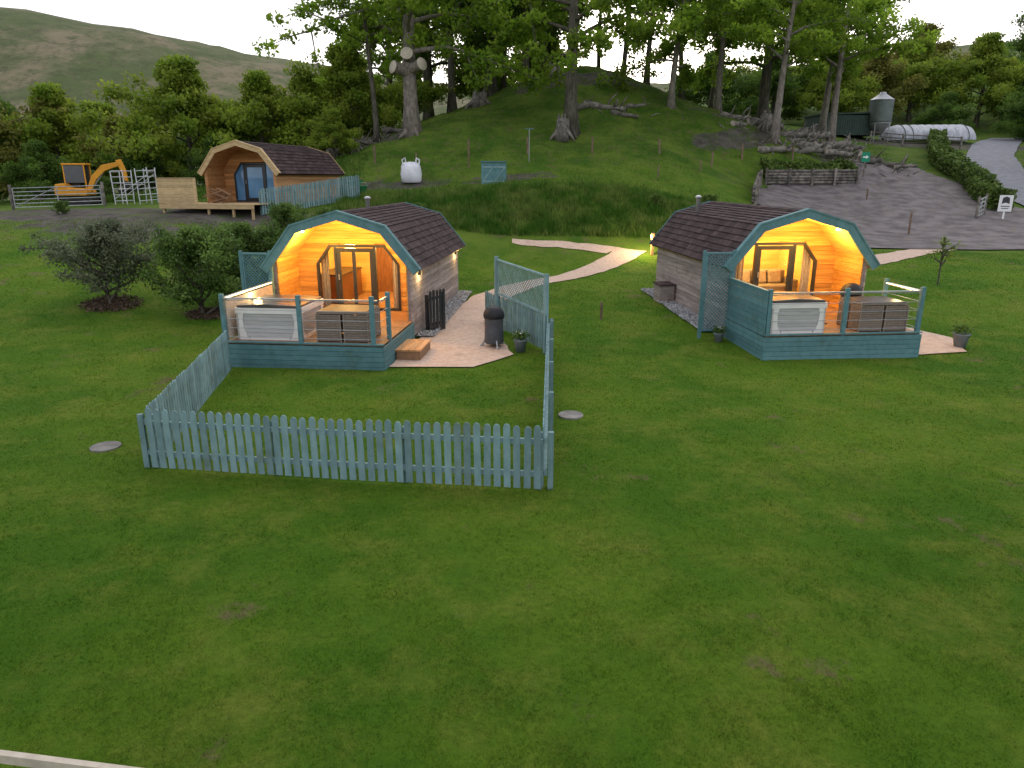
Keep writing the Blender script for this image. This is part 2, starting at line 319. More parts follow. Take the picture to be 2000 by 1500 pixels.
GA=([(13.5,34.6),(14,40),(15,45),(16.2,50),(19,54),(24.5,55.2),(30,63)],[(27,35),(40,33),(35,44),(33,49),(33.3,54),(33.8,57),(34,63)])
ribbon('gravel_yard',[GA],.06,GRAV,'dark gravel parking yard',.6,26,.25)
ribbon('road',[([(33.5,42),(34.6,53),(37.5,62),(42.3,70),(47.5,78),(57,90)],[(38,42),(38.2,52),(41,60),(45.4,68),(51,76),(61,90)])],.09,ROADM,'narrow asphalt lane between hedges',.7,6,.05)
# ------------------------------------------------------------ pod
P=[(-2.18,1.98),(-1.27,3.11),(0,3.48),(1.27,3.11),(2.18,1.98)]
def offs(P,d):
    out=[]
    for i,p in enumerate(P):
        ns=[]
        for a,b in ((i-1,i),(i,i+1)):
            if a>=0 and b<len(P):
                v=Vector(P[b])-Vector(P[a]); ns.append(Vector((-v.y,v.x)).normalized())
        nn=sum(ns,Vector((0,0))).normalized(); out.append(Vector(p)+nn*(d/nn.dot(ns[0])))
    return [(p.x,p.y) for p in out]
def wz(z):
    if z<2.2: return 1.86
    if z<3.03: return 1.86+(1.24-1.86)*(z-2.2)/.83
    return max(.0,1.24*(3.40-z)/.37)
def oz(z):
    if z<.6: return 0
    if z<1.97: return 1.25
    if z<2.52: return 1.25-.42*(z-1.97)/.55
    return 0
def tpz(mb,xa0,xa1,xb0,xb1,y0,y1,z0,z1):
    mb.hexa([(xa0,y0,z0),(xa1,y0,z0),(xa1,y1,z0),(xa0,y1,z0),(xb0,y0,z1),(xb1,y0,z1),(xb1,y1,z1),(xb0,y1,z1)])
OPEN=[(-1.25,.6),(-1.25,1.97),(-.83,2.52),(.83,2.52),(1.25,1.97),(1.25,.6)]
def bars(mb,pts,w,y0,y1):
    k=len(pts); cx=sum(p[0] for p in pts)/k; cz=sum(p[1] for p in pts)/k
    ccw=[Vector(p) for p in pts]; inner=[]
    for i in range(k):
        a,b,c=ccw[i-1],ccw[i],ccw[(i+1)%k]; n1=Vector((-(b-a).y,(b-a).x)).normalized(); n2=Vector((-(c-b).y,(c-b).x)).normalized()
        if n1.dot(Vector((cx,cz))-b)<0: n1=-n1
        if n2.dot(Vector((cx,cz))-b)<0: n2=-n2
        nn=(n1+n2).normalized(); inner.append(b+nn*(w/nn.dot(n1)))
    vs=[]
    for y in (y0,y1): vs+=[(p.x,y,p.y) for p in ccw]+[(p.x,y,p.y) for p in inner]
    fs=[]
    for i in range(k):
        j=(i+1)%k; fs+=[(i,j,k+j,k+i),(2*k+i,3*k+i,3*k+j,2*k+j),(i,2*k+i,2*k+j,j),(k+i,k+j,3*k+j,3*k+i)]
    mb.add(vs,fs,.5)
def pod(x,y,z,rz,var,label,L=7.4):
    e=empty('glamping_pod',x,y,z,rz,label,'glamping pod'); lit=var<3
    wallm={1:GREYW,2:GREYW,3:NEWW}[var]; trim=TEAL if lit else PINE
    mb=MB(); zz=.15 if lit else -.1
    while zz<2.2:
        for sx in (-1,1):
            c=R.uniform(1.5,L-1.5)
            for a,b in ((.0,c-.002),(c+.002,L-.15)): mb.box(1.905,1.945,a,b,zz,zz+.13) if sx>0 else mb.box(-1.945,-1.905,a,b,zz,zz+.13)
        zz+=.14
    mb.box(-1.9,-1.84,.02,L-.2,.1,2.2,.0);mb.box(1.84,1.9,.02,L-.2,.1,2.2,.0)
    zz=.15
    while zz<3.3:
        a,b=wz(zz),wz(min(zz+.134,3.40)); tpz(mb,-a,a,-b,b,L-.2,L-.14,zz,zz+.134); zz+=.14
    mb.obj('wall',wallm,e)
    mb=MB(); zz=.6
    while zz<3.33:
        z1=min(zz+.134,3.38); a,b=wz(zz),wz(z1); o0=oz(zz+.01);o1=oz(z1-.005)
        if o0>0:
            if o1==0: o1=.83
            tpz(mb,-a,-o0,-b,-o1,1.5,1.56,zz,z1); tpz(mb,o0,a,o1,b,1.5,1.56,zz,z1)
        else: tpz(mb,-a,a,-b,b,1.5,1.56,zz,z1)
        zz+=.14
    zz=.6
    while zz<2.2:
        mb.box(-1.835,-1.805,.03,1.5,zz,zz+.134);mb.box(1.805,1.835,.03,1.5,zz,zz+.134); zz+=.14
    mb.obj('porch_wall',CEDAR if lit else CEDARD,e)
    mb=MB(); Q=offs(P,-.09)
    for i in range(4):
        a,b,c,d_=P[i],P[i+1],Q[i+1],Q[i]
        mb.hexa([(d_[0],-.02,d_[1]),(c[0],-.02,c[1]),(c[0],L,c[1]),(d_[0],L,d_[1]),(a[0],-.02,a[1]),(b[0],-.02,b[1]),(b[0],L,b[1]),(a[0],L,a[1])],.1)
    for i in range(4):
        a,b=(Vector(P[i]),Vector(P[i+1])) if i<2 else (Vector(P[i+1]),Vector(P[i]))
        ln=(b-a).length; dr=(b-a).normalized(); nn=Vector((-dr.y,dr.x)); nn=nn if nn.y>0 else -nn
        rows=max(3,round(ln/.2)); h=ln/rows
        for r_ in range(rows):
            p0=a+dr*(h*r_)-(dr*.02 if r_==0 else dr*0); p1=a+dr*min(ln,h*(r_+1)+.03); yy=-.05-(.16 if r_%2 else 0)
            while yy<L:
                y0=max(-.05,yy)+.004;y1=min(L+.03,yy+.33)-.004; yy+=.33
                if y1-y0<.03: continue
                u=.042+R.uniform(0,.01);w=.018
                q0,q1=p0+nn*u,p1+nn*w; l0,l1=p0+nn*.004,p1+nn*.004
                mb.hexa([(l0.x,y0,l0.y),(l1.x,y0,l1.y),(l1.x,y1,l1.y),(l0.x,y1,l0.y),(q0.x,y0,q0.y),(q1.x,y0,q1.y),(q1.x,y1,q1.y),(q0.x,y1,q0.y)])
    for k in range(int(L/.3)):
        y0=k*.3-.04
        mb.hexa([(-.12,y0,3.48),(0,y0,3.515),(0,y0+.31,3.515),(-.12,y0+.31,3.48),(-.12,y0,3.505),(0,y0,3.545),(0,y0+.31,3.545),(-.12,y0+.31,3.505)])
        mb.hexa([(0,y0,3.515),(.12,y0,3.48),(.12,y0+.31,3.48),(0,y0+.31,3.515),(0,y0,3.545),(.12,y0,3.505),(.12,y0+.31,3.505),(0,y0+.31,3.545)])
    roof=mb.obj('roof',SHING,e)
    mb=MB(); Q2=offs(P,-.095);Q3=offs(P,-.125)
    for i in range(4):
        a,b,c,d_=Q2[i],Q2[i+1],Q3[i+1],Q3[i]
        for (ya,yb) in ((.0,1.5),(1.57,L-.22)):
            nb_=5 if ya==0 else 1
            for q in range(nb_):
                t0,t1=q/nb_,(q+1)/nb_-(.012 if nb_>1 else 0)
                A0=[a[j]+(b[j]-a[j])*t0 for j in (0,1)];A1=[a[j]+(b[j]-a[j])*t1 for j in (0,1)];D0=[d_[j]+(c[j]-d_[j])*t0 for j in (0,1)];D1=[d_[j]+(c[j]-d_[j])*t1 for j in (0,1)]
                mb.hexa([(D0[0],ya,D0[1]),(D1[0],ya,D1[1]),(D1[0],yb,D1[1]),(D0[0],yb,D0[1]),(A0[0],ya,A0[1]),(A1[0],ya,A1[1]),(A1[0],yb,A1[1]),(A0[0],yb,A0[1])])
    mb.obj('ceiling',SOFF if lit else CEDARD,e)
    A_=offs(P,.06);B_=offs(P,-.17); C=offs(P,.085); D=offs(P,.045)
    def band(O_,I_,ya,yb):
        k=5; vs=[(p[0],y_,p[1]) for y_ in (ya,yb) for p in O_+I_]; fs=[]
        for i in range(4): fs+=[(k+i,k+i+1,i+1,i),(2*k+i,2*k+i+1,3*k+i+1,3*k+i),(i,i+1,2*k+i+1,2*k+i),(k+i+1,k+i,3*k+i,3*k+i+1)]
        fs+=[(0,2*k,3*k,k),(4,k+4,3*k+4,2*k+4)]; return vs,fs
    for ya,yb in ((-.13,-.055),(L+.035,L+.07)):
        MB().add(*band(A_,B_,ya,yb),.5).obj('fascia',trim,e,bevel=.006)
    MB().add(*band(C,D,-.155,.03),.65).obj('verge_trim',trim,e)
    MB().box(-1.84,1.84,0,L-.2,.48,.597).obj('floor',DECKW,e)
    mb=MB(); bars(mb,OPEN,.07,1.47,1.59)
    for mx in (-.66,.52): mb.box(mx-.035,mx+.035,1.475,1.585,.665,2.455,.5)
    win=mb.obj('window',DARK,e)
    g_=GLASS if lit else SKYREFL
    MB().add([(-1.19,1.54,.66),(-.69,1.54,.66),(-.69,1.54,2.46),(-.82,1.54,2.46),(-1.19,1.54,1.95)],[(0,1,2,3,4)]).obj('pane',g_,win)
    MB().add([(.55,1.54,.66),(1.19,1.54,.66),(1.19,1.54,1.95),(.82,1.54,2.46),(.55,1.54,2.46)],[(0,1,2,3,4)]).obj('pane',g_,win)
    mb=MB(); bars(mb,[(-.62,.68),(-.62,2.42),(.48,2.42),(.48,.68)],.11,1.485,1.555)
    if var==1: mb.box(-.16,-.06,1.49,1.55,.785,2.315,.5)
    door=mb.obj('door',DARK,e); MB().add([(-.52,1.52,.78),(.38,1.52,.78),(.38,1.52,2.32),(-.52,1.52,2.32)],[(0,1,2,3)]).obj('pane',g_,door)
    MB().box(-.585,-.555,1.43,1.485,1.5,1.66,.5).obj('handle',METAL,door)
    if lit:
        fx,fy={1:(-.85,5.6),2:(-1.1,5.6)}[var]
        fz=3.25
        MB().lathe([(.07,fz-.1),(.07,fz+.42),(.075,fz+.43),(.11,fz+.45),(.11,fz+.50),(.05,fz+.54)],(fx,fy,0),14).obj('chimney',FLUE,roof,True)
        mb=MB(); mb.box(-1.83,-1.80,1.57,L-.3,.6,2.2,.4).box(1.80,1.83,1.57,L-.3,.6,2.2,.4)
        zz=.6
        while zz<3.25:
            a,b=wz(zz),wz(zz+.13); tpz(mb,-a+.02,a-.02,-b+.02,b-.02,5.2,5.24,zz,zz+.137); zz+=.14
        mb.obj('interior_lining',CREAM,e)
        if var==1: MB().box(-.55,.25,5.14,5.19,.6,2.55).obj('interior_door',BROWN,e)
        for lx,ly in ((-1.15,.35),(0,.45),(1.15,.35)):
            zc=2.98 if abs(lx)>.5 else 3.31
            MB().lathe([(.045,zc-.03),(.045,zc)],(lx,ly,0),10).obj('downlight',BULB,e,label='glowing round ceiling downlight')
            lamp('porch_light',lx*.85,ly+.05,zc-.3,76,parent=e,r=.1)
        lamp('room_light',-.7,3.0,2.6,170,(1,.66,.22),.15,e); lamp('room_light',.8,4.2,2.3,130,(1,.66,.22),.15,e)
    return e
zp1,zp2,zp3=0.0,0.03,H(-13.5,37)-.28
r1,r2,r3=math.radians(-5.9),math.radians(5.3),math.radians(-12)
O1=(-4.68,19.7);O2=(8.05,20.1);O3=(-13.5,37)
pod1=pod(*O1,zp1,r1,1,'timber glamping pod with teal arched fascia and open lit porch')
pod2=pod(*O2,zp2,r2,2,'timber glamping pod with sofa behind its lit glass door')
pod3=pod(*O3,zp3,r3,3,'unfinished pale timber pod with raw pine fascia, unlit')
M1=Matrix.Translation((*O1,zp1))@Matrix.Rotation(r1,4,'Z'); M2=Matrix.Translation((*O2,zp2))@Matrix.Rotation(r2,4,'Z'); M3=Matrix.Translation((*O3,zp3))@Matrix.Rotation(r3,4,'Z')
def at(M,x,y): v=M@Vector((x,y,0)); return v.x,v.y
for yy in (.9,6.6):
    MB().box(1.95,2.03,yy-.04,yy+.04,1.75,1.95,.5).obj('wall_light',DARK,pod1); MB().box(1.955,2.025,yy-.03,yy+.03,1.951,1.965).obj('wall_light_lens',BULB,pod1)
    lamp('wall_light_lamp',2.13,yy,1.75,20,(1,.7,.3),parent=pod1,r=.04)
# ------------------------------------------------------------ lattice
def lattice(parent,x0,x1,y,z0,z1,mat,sp=.075,frame=.045,sl=0,w=.0145):
    mb=MB()
    def sh(vs): return [(a,b,c+sl*(a-x0)) for a,b,c in vs]
    for s in (1,-1):
        yy=y+(.006*s)
        k=x0-z1 if s>0 else x0+z0
        end=x1-z0 if s>0 else x1+z1
        while k<end:
            if s>0: za=max(z0,x0-k); zb=min(z1,x1-k)
            else: za=max(z0,k-x1); zb=min(z1,k-x0)
            if zb-za>.03:
                xa,xb=k+s*za,k+s*zb
                mb.hexa(sh([(xa-w,yy-.005,za),(xa+w,yy-.005,za),(xa+w,yy+.005,za),(xa-w,yy+.005,za),(xb-w,yy-.005,zb),(xb+w,yy-.005,zb),(xb+w,yy+.005,zb),(xb-w,yy+.005,zb)]))
            k+=sp*1.41
    f=frame
    def bx(a,b,c,d_):
        mb.hexa(sh([(a,y-.03,c),(b,y-.03,c),(b,y+.03,c),(a,y+.03,c),(a,y-.03,d_),(b,y-.03,d_),(b,y+.03,d_),(a,y+.03,d_)]))
    bx(x0-f,x0,z0-f,z1+f);bx(x1,x1+f,z0-f,z1+f);bx(x0,x1,z0-f,z0);bx(x0,x1,z1,z1+f)
    return mb.obj('lattice_panel',mat,parent)
for M,rz in ((M1,r1),(M2,r2)):
    x,y=at(M,-2.38,-.05); e=empty('trellis_screen',x,y,H(x,y),rz,'teal diamond lattice screen standing beside the pod wall','trellis','trellis screens beside pods')
    lattice(e,-.33,.33,0,.25,2.35,TEAL,sp=.068,w=.016)
    for px in (-.42,.42): MB().box(px-.04,px+.04,-.04,.04,0,2.45).obj('post',TEAL,e)
# ------------------------------------------------------------ decks
def deck(M,z,rz,x0,x1,y0,y1,h,var,label):
    x,y=at(M,0,0); e=empty('timber_deck',x,y,z,rz,label,'deck')
    wood=DECKW if var<3 else PINE; paint=TEAL if var<3 else PINE
    mb=MB(); yy=y0
    while yy<y1-.01:
        mb.box(x0,x1,yy,min(yy+.138,y1),h-.03,h); yy+=.144
    mb.obj('deck_boards',wood,e)
    mb=MB(); zz=-.05
    rows=int((h+.05)/.15)+1; st=(h-.035+.05)/rows
    for r_ in range(rows):
        a=zz+st*r_; mb.box(x0-.02,x1+.02,y0-.03,y0-.005,a,a+st-.008); mb.box(x0-.045,x0-.02,y0-.03,y1,a,a+st-.008); mb.box(x1+.02,x1+.045,y0-.03,y1,a,a+st-.008)
    mb.box(x0-.045,x1+.045,y0-.05,y0+.04,h+.002,h+.03,.6)
    if var==3:
        mb=MB().box(x0,x1,y0,y0+.05,h-.22,h-.035)
        for px in (x0+.1,-.5,.8,x1-.2): mb.box(px,px+.1,y0+.1,y0+.2,-.3,h-.035,.1)
    mb.obj('skirt',paint,e,label='horizontal skirting boards below the deck')
    return e
def railing(e,a,b,h,top_z,posts,mat,wires=5,led=False):
    a=Vector(a);b=Vector(b)
    for t in posts:
        p=a+(b-a)*t
        MB().box(p.x-.05,p.x+.05,p.y-.05,p.y+.05,.02,top_z+.07,.5).obj('post',mat,e,bevel=.008)
    d_=(b-a).normalized(); ang=math.atan2(d_.y,d_.x); L_=(b-a).length
    M=Matrix.Translation((a.x,a.y,0))@Matrix.Rotation(ang,4,'Z')
    MB().box(.05,L_-.05,-.03,.03,top_z-.05,top_z-.015,.7,M=M).obj('top_rail',METAL,e)
    mb=MB()
    for i in range(wires):
        z_=h+.12+(top_z-h-.2)*i/(wires-1)
        mb.tube([M@Vector((0,0,z_)),M@Vector((L_,0,z_))],.007,5,.5)
    mb.obj('wire',METAL,e)
    if led: 
        MB().box(.06,L_-.06,.032,.04,top_z-.05,top_z-.03,M=M).obj('light_strip',LED,e,label='glowing warm light strip under the rail')
d1=deck(M1,zp1,r1,-1.95,1.95,-3.05,-.01,.6,1,'wooden deck with teal skirt, wire railing and hot tub')
railing(d1,(-1.92,-3.0),(1.92,-3.0),.6,1.68,(0,.49,.95),TEAL)
railing(d1,(1.92,-3.0),(1.92,-2.3),.6,1.68,(1.,),TEAL)
railing(d1,(-1.92,-.15),(-1.92,-3.0),.6,1.68,(0.02,),TEAL,5,True)
MB().box(-1.90,-1.88,-2.9,-.2,.66,1.58).obj('side_screen',CUSH,d1,label='cream side screen lit by the strip')
lamp('rail_lamp',-1.7,-1.6,1.5,18,(1,.72,.3),.1,d1)
d2=deck(M2,zp2,r2,-2.0,2.05,-2.5,-.01,.6,2,'wooden deck with teal plank side wall and wire railing')
railing(d2,(-1.95,-2.45),(2.0,-2.45),.6,1.68,(0,.5,1),TEAL)
railing(d2,(2.0,-2.45),(2.0,-.9),.6,1.68,(1.,),TEAL,5,True)
lamp('rail_lamp',1.85,-1.7,1.5,14,(1,.72,.3),.1,d2)
mb=MB(); zz=.58
while zz<1.66: mb.box(-2.045,-2.02,-2.5,-.1,zz,zz+.132); zz+=.14
mb.box(-2.06,-1.97,-2.5,-.1,1.69,1.72,.6).obj('side_wall',TEAL,d2,label='solid teal plank side wall of the deck')
d3=deck(M3,zp3,r3,-3.0,2.0,-2.3,-.01,.6,3,'raw pine deck under construction in front of pod')
mb=MB(); zz=.62
while zz<1.75: mb.box(-3.0,-1.0,-2.28,-2.25,zz,zz+.135); mb.box(-3.0,-2.97,-2.25,-.2,zz,zz+.135); zz+=.142
mb.box(-3.05,-.95,-2.3,-2.2,1.76,1.8).box(-1.05,-.95,-2.29,-2.2,.6,1.76).obj('side_wall',PINE,d3,label='raw pine board balustrade')
x,y=at(M3,-.5,-1.1); e=empty('timber_offcuts',x,y,zp3+.6,r3+.3,'pile of sawn timber offcuts on the pine deck','timber pile'); mb=MB()
for i in range(11):
    M=Matrix.Translation((R.uniform(-.3,.3),R.uniform(-.3,.3),.05+.05*i))@Matrix.Rotation(R.uniform(-.8,.8),4,'Z')@Matrix.Rotation(R.uniform(-.5,.5),4,'Y'); mb.box(-.55,.55,-.05,.05,0,.04,M=M)
mb.obj('planks',DECKW,e)
def steps(M,z,x0,x1,y0,y1):
    x,y=at(M,(x0+x1)/2,(y0+y1)/2); rz=math.atan2(M[1][0],M[0][0]); w=(x1-x0)/2;l=(y1-y0)/2
    e=empty('timber_step',x,y,z,rz,'chunky timber step beside the deck','step')
    MB().box(-w,w,-l,l,.0,.24).obj('riser',DECKW,e); mb=MB()
    for i in range(4): mb.box(-w-.03+i*(2*w+.06)/4,-w-.03+(i+1)*(2*w+.06)/4-.008,-l-.03,l+.03,.243,.285)
    mb.obj('tread',NEWW,e)
steps(M1,zp1,2.02,2.62,-2.1,-.9)
steps(M2,zp2,2.12,2.7,-.7,.2)
for M,z,rz,xx,yy in ((M1,zp1,r1,-.05,-1.2),(M2,zp2,r2,-.1,-1.0)):
    x,y=at(M,xx,yy); e=MB().box(-.38,.38,-.25,.25,.0,.02).obj('door_mat',RUB); e.location=(x,y,z+.601); e.rotation_euler=(0,0,rz); top(e,'dark grey door mat on the deck boards','door mat','door mats on decks')
# ------------------------------------------------------------ hot tub / rattan
def hot_tub(M,z,rz,cx,cy,s):
    x,y=at(M,cx,cy); e=empty('hot_tub',x,y,z+.6,rz,'white framed hot tub with dark cover on the deck','hot tub','hot tubs on decks')
    h=.78; mb=MB().box(-s+.04,s-.04,-s+.04,s-.04,.03,h-.06,.3)
    for k in range(6):
        z0=.08+k*.098
        mb.box(-s+.03,s-.03,-s+.025,-s+.04,z0,z0+.085).box(s-.04,s-.025,-s+.04,s-.04,z0,z0+.085).box(-s+.025,-s+.04,-s+.04,s-.04,z0,z0+.085)
    mb.obj('panel',TUBG,e)
    mb=MB()
    for rz_ in range(4):
        Mq=Matrix.Rotation(rz_*math.pi/2,4,'Z')
        mb.prism([(-s,.0),(-s+.30,.0),(-s+.22,.10),(-s+.17,.25),(-s+.15,.5),(-s+.2,h-.1),(-s,h-.1)],-s,-s+.05,.5,M=Mq)
        mb.prism([(s,.0),(s,h-.1),(s-.2,h-.1),(s-.15,.5),(s-.17,.25),(s-.22,.10),(s-.30,.0)],-s,-s+.05,.5,M=Mq)
        mb.box(-s+.3,s-.3,-s+.005,-s+.04,0,.07,.5,M=Mq)
    mb.box(-s-.015,s+.015,-s-.015,s+.015,h-.13,h-.0,.5)
    mb.obj('frame',TUBW,e)
    for y0,y1 in ((-s+.02,-.01),(.01,s-.02)):
        MB().prism([(-s+.02,h+.003),(s-.02,h+.003),(s-.02,h+.06),(0,h+.10),(-s+.02,h+.06)],y0,y1,.5).obj('cover',COVER,e,bevel=.02)
hot_tub(M1,zp1,r1,-.93,-1.95,.8); hot_tub(M2,zp2,r2,-1.12,-1.65,.7)
def rattan(M,z,rz,cx,cy):
    x,y=at(M,cx,cy); e=empty('rattan_dining_set',x,y,z+.6,rz,'grey woven rattan cube dining set with dark glass top','garden furniture','rattan dining sets on decks')
    w,l=.64,.52
    MB().box(-w+.02,w-.02,-l+.02,l-.02,.68,.73,.4).box(-.04,.04,-.04,.04,.0,.68).obj('table',RATT,e)
    MB().box(-w+.05,w-.05,-l+.05,l-.05,.733,.745,.5).obj('table_top',BLACKC,e)
    for sx in (-1,1):
        for sy in (-1,1):
            mb=MB(); X0,X1=(.03,w) if sx>0 else (-w,-.03); Y0,Y1=(.03,l) if sy>0 else (-l,-.03)
            ox=(w-.05,w) if sx>0 else (-w,-w+.05); oy=(l-.05,l) if sy>0 else (-l,-l+.05)
            for k in range(22):
                z_=.03+k*.029; j=.005*(k%2); t=.75 if k%2 else .2
                mb.box(X0+j,X1-j,oy[0]+j,oy[1]-j,z_,z_+.021,t+R.uniform(-.15,.15)); mb.box(ox[0]+j,ox[1]-j,Y0+j,Y1-j,z_,z_+.021,t+R.uniform(-.15,.15))
            for q in (X0,X1-.03): mb.box(q,q+.03,(oy[0] if sy>0 else oy[0]-.004),(oy[1]+.004 if sy>0 else oy[1]),.0,.67,.6)
            mb.box(X0,X1,oy[0]+.015,oy[1]-.015,.02,.66,.0)
            mb.box(X0+.03*(sx<0),X1-.03*(sx>0),Y0,Y1,.28,.34); mb.box(X0+.03,X1-.03,Y0+.03,Y1-.03,.345,.40,m=1)
            mb.obj('chair',[RATT,FABRIC],e)
rattan(M1,zp1,r1,.92,-2.3); rattan(M2,zp2,r2,1.15,-1.8)
nb=nmat('grey_barrel',(.06,.065,.075),(.09,.095,.105),4,(1,1,1),.5,.1,tint=0)
def smoker(x,y,z,lb,s=1):
    e=empty('barbecue',x,y,z,.3,lb,'barbecue')
    for a in (.5,2.6,4.7):
        MB().tube([(.34*math.cos(a),.34*math.sin(a),.03),(.2*math.cos(a),.2*math.sin(a),.3)],.022,6).lathe([(.03,0),(.05,.02),(.05,.06),(.03,.08)],(.34*math.cos(a),.34*math.sin(a),0),8).obj('leg',METAL,e)
    MB().lathe([(.24,.12),(.26,.16),(.25,.5),(.255,.78),(.27,.8),(.27,.83)],(0,0,0),20).obj('barrel',nb,e,True)
    MB().lathe([(.275,.80),(.285,.87),(.27,.95),(.25,1.0),(.18,1.08),(.09,1.12),(.02,1.13)],(0,0,0),18).obj('cover',BLACKC,e,True)
    MB().tube([(.26,0,.45),(.33,0,.45),(.33,0,.6),(.26,0,.6)],.012,6).obj('handle',METAL,e)
smoker(-.48,18.8,.02,'grey barrel barbecue with black cover standing on the path')
x,y=at(M2,1.3,-.45); smoker(x,y,zp2+.45,'black covered kettle barbecue behind the rattan set')
def leafquads(c,l):
    N=len(c); a=rng.normal(0,1,(N,3)); a/=np.linalg.norm(a,axis=1)[:,None]; b=np.cross(a,rng.normal(0,1,(N,3))); b/=np.linalg.norm(b,axis=1)[:,None]
    s=l*rng.uniform(.6,1.4,(N,1)); a=a*s; b=b*s*.6
    return np.stack([c+a,c+b,c-a,c-b],1).reshape(-1,3)
def pot(x,y,fl,lb,s=1):
    e=empty('plant_pot',x,y,.03,R.random()*6,lb,'plant pot',sc=s)
    MB().lathe([(.12,0),(.17,.28),(.19,.3),(.19,.33),(.165,.33),(.15,.29)],(0,0,0),16).obj('pot',POTM,e,True)
    N=260; c=rng.normal(0,1,(N,3))*[.1,.1,.06]+[0,0,.42]; v=leafquads(c,.035); child('foliage',np_mesh('foliage',v,4,rng.random(N),SHRUBG),e)
    if fl:
        mb=MB()
        for i in range(10):
            a=R.random()*6.3; mb.lathe([(.004,0),(.025,.012),(.004,.02)],(.12*R.random()*math.cos(a),.12*math.sin(a),.46+.06*R.random()),6)
        mb.obj('flowers',WHITE,e)
pot(.22,18.25,True,'grey plant pot with white flowers on the path edge'); pot(12.0,18.75,False,'grey round plant pot beside the gravel apron',1.15)
x,y=at(M2,-2.4,-.5); pot(x,y,True,'small flowering plant pot by the trellis',.8)
x,y=at(M2,-2.25,5.2); e=empty('storage_box',x,y,None,r2,'grey timber storage box against the pod wall','storage box')
MB().box(-.25,.25,-.4,.4,0,.6).obj('box',GREYW,e); MB().box(-.29,.29,-.44,.44,.602,.65).obj('lid',SHING,e)
def strip(M,x0,x1,y0,y1,z=.06,lb='white stone chippings along the pod wall'):
    N=2600; xs=rng.uniform(x0,x1,N);ys=rng.uniform(y0,y1,N)
    pts=np.array([at(M,a,b) for a,b in zip(xs,ys)]); zz=Hn(pts[:,0],pts[:,1])+z
    c=np.column_stack([pts,zz+rng.uniform(0,.03,N)]); v=leafquads(c,.045)
    stuff('stone_chippings',np_mesh('stone_chippings',v,4,rng.random(N),WHITES),lb,'stone chippings')
    ribbon('gravel_strip',[([at(M,x0,y0),at(M,x0,y1)],[at(M,x1,y0),at(M,x1,y1)])],z-.015,WHITES,lb,.4,3,.03)
strip(M1,1.95,2.45,.4,7.3,.08); strip(M2,-2.5,-1.95,.6,7.3,.06); strip(M2,1.95,2.6,.6,6,.06)
# ------------------------------------------------------------ furnishings
x,y=at(M2,.45,3.4); e=empty('sofa',x,y,zp2+.6,r2,'beige sofa with cushions inside the lit pod','sofa')
MB().box(-.9,.9,-.4,.4,.1,.42).obj('seat',FABRIC,e,bevel=.05); MB().box(-.9,.9,.25,.45,.42,.85).obj('backrest',FABRIC,e,bevel=.05)
for cx in (-.95,.95): MB().box(cx-.1,cx+.1,-.42,.45,.1,.6).obj('armrest',FABRIC,e,bevel=.04)
for cx in (-.55,0,.5): MB().box(-.22,.22,-.06,.06,0,.42,M=Matrix.Translation((cx,.12,.43))@Matrix.Rotation(-.3,4,'X')).obj('cushion',CUSH,e,bevel=.05)
x,y=at(M2,-.75,3.0); e=empty('armchair',x,y,zp2+.6,r2-.4,'dark armchair behind the glazing','armchair')
MB().box(-.3,.3,-.3,.3,.2,.42).obj('seat',FABRIC,e,bevel=.05); MB().box(-.3,.3,.22,.34,.42,.9).obj('backrest',FABRIC,e,bevel=.04)
for a in (-.36,.3): MB().box(a,a+.06,-.3,.3,0,.6).obj('armrest',DARK,e)
def curtain(M,z,rz,xx,lb):
    x,y=at(M,xx,1.75); e=MB(); k=14
    pr=[(i*.02,.03*math.sin(i*1.3)) for i in range(k)]
    vs=[(a-.13,b,0) for a,b in pr]+[(a-.13,b,1.75) for a,b in pr]; e.add(vs,[(i,i+1,i+1+k,i+k) for i in range(k-1)])
    o=e.obj('curtain',CUSH); o.location=(x,y,z+.62); o.rotation_euler=(0,0,rz); top(o,lb,'curtain','curtains inside the pods')
curtain(M1,zp1,r1,-1.08,'pale curtain gathered beside the window'); curtain(M2,zp2,r2,-1.05,'pale curtain gathered beside the window'); curtain(M2,zp2,r2,1.05,'pale curtain gathered beside the window'); curtain(M1,zp1,r1,1.1,'pale curtain gathered beside the window')
for M,z,rz,xx,yy in ((M1,zp1,r1,1.2,4.6),(M2,zp2,r2,-.2,4.6)):
    x,y=at(M,xx,yy); e=empty('table_lamp',x,y,z+1.3,rz,'small table lamp with glowing shade inside the pod','lamp','table lamps inside the pods')
    MB().lathe([(.08,0),(.08,.02),(.015,.03),(.015,.25)],k=12).obj('base',DARK,e); MB().lathe([(.13,.22),(.09,.42)],k=16).obj('lamp_shade',SHADE,e,True)
    e=MB().box(-.3,.3,-.2,.2,0,.697).obj('cabinet',BROWN); e.location=(x,y,z+.6); e.rotation_euler=(0,0,rz); top(e,'low brown wooden cabinet under the table lamp','cabinet','cabinets inside the pods')
x,y=at(M1,-1.2,3.6); e=empty('kitchen_counter',x,y,zp1+.6,r1,'dark kitchen counter along the pod interior','counter')
MB().box(-.5,.3,-1,1,0,.85).obj('cabinet',BROWN,e); MB().box(-.52,.33,-1.02,1.02,.853,.9).obj('worktop',DARK,e)
x,y=at(M1,.95,5.15); e=MB().box(-.22,.22,-.02,.0,0,.3).obj('picture_frame',[WHITE]); e.location=(x,y,zp1+1.75); e.rotation_euler=(0,0,r1); top(e,'small framed picture on the interior wall','picture')
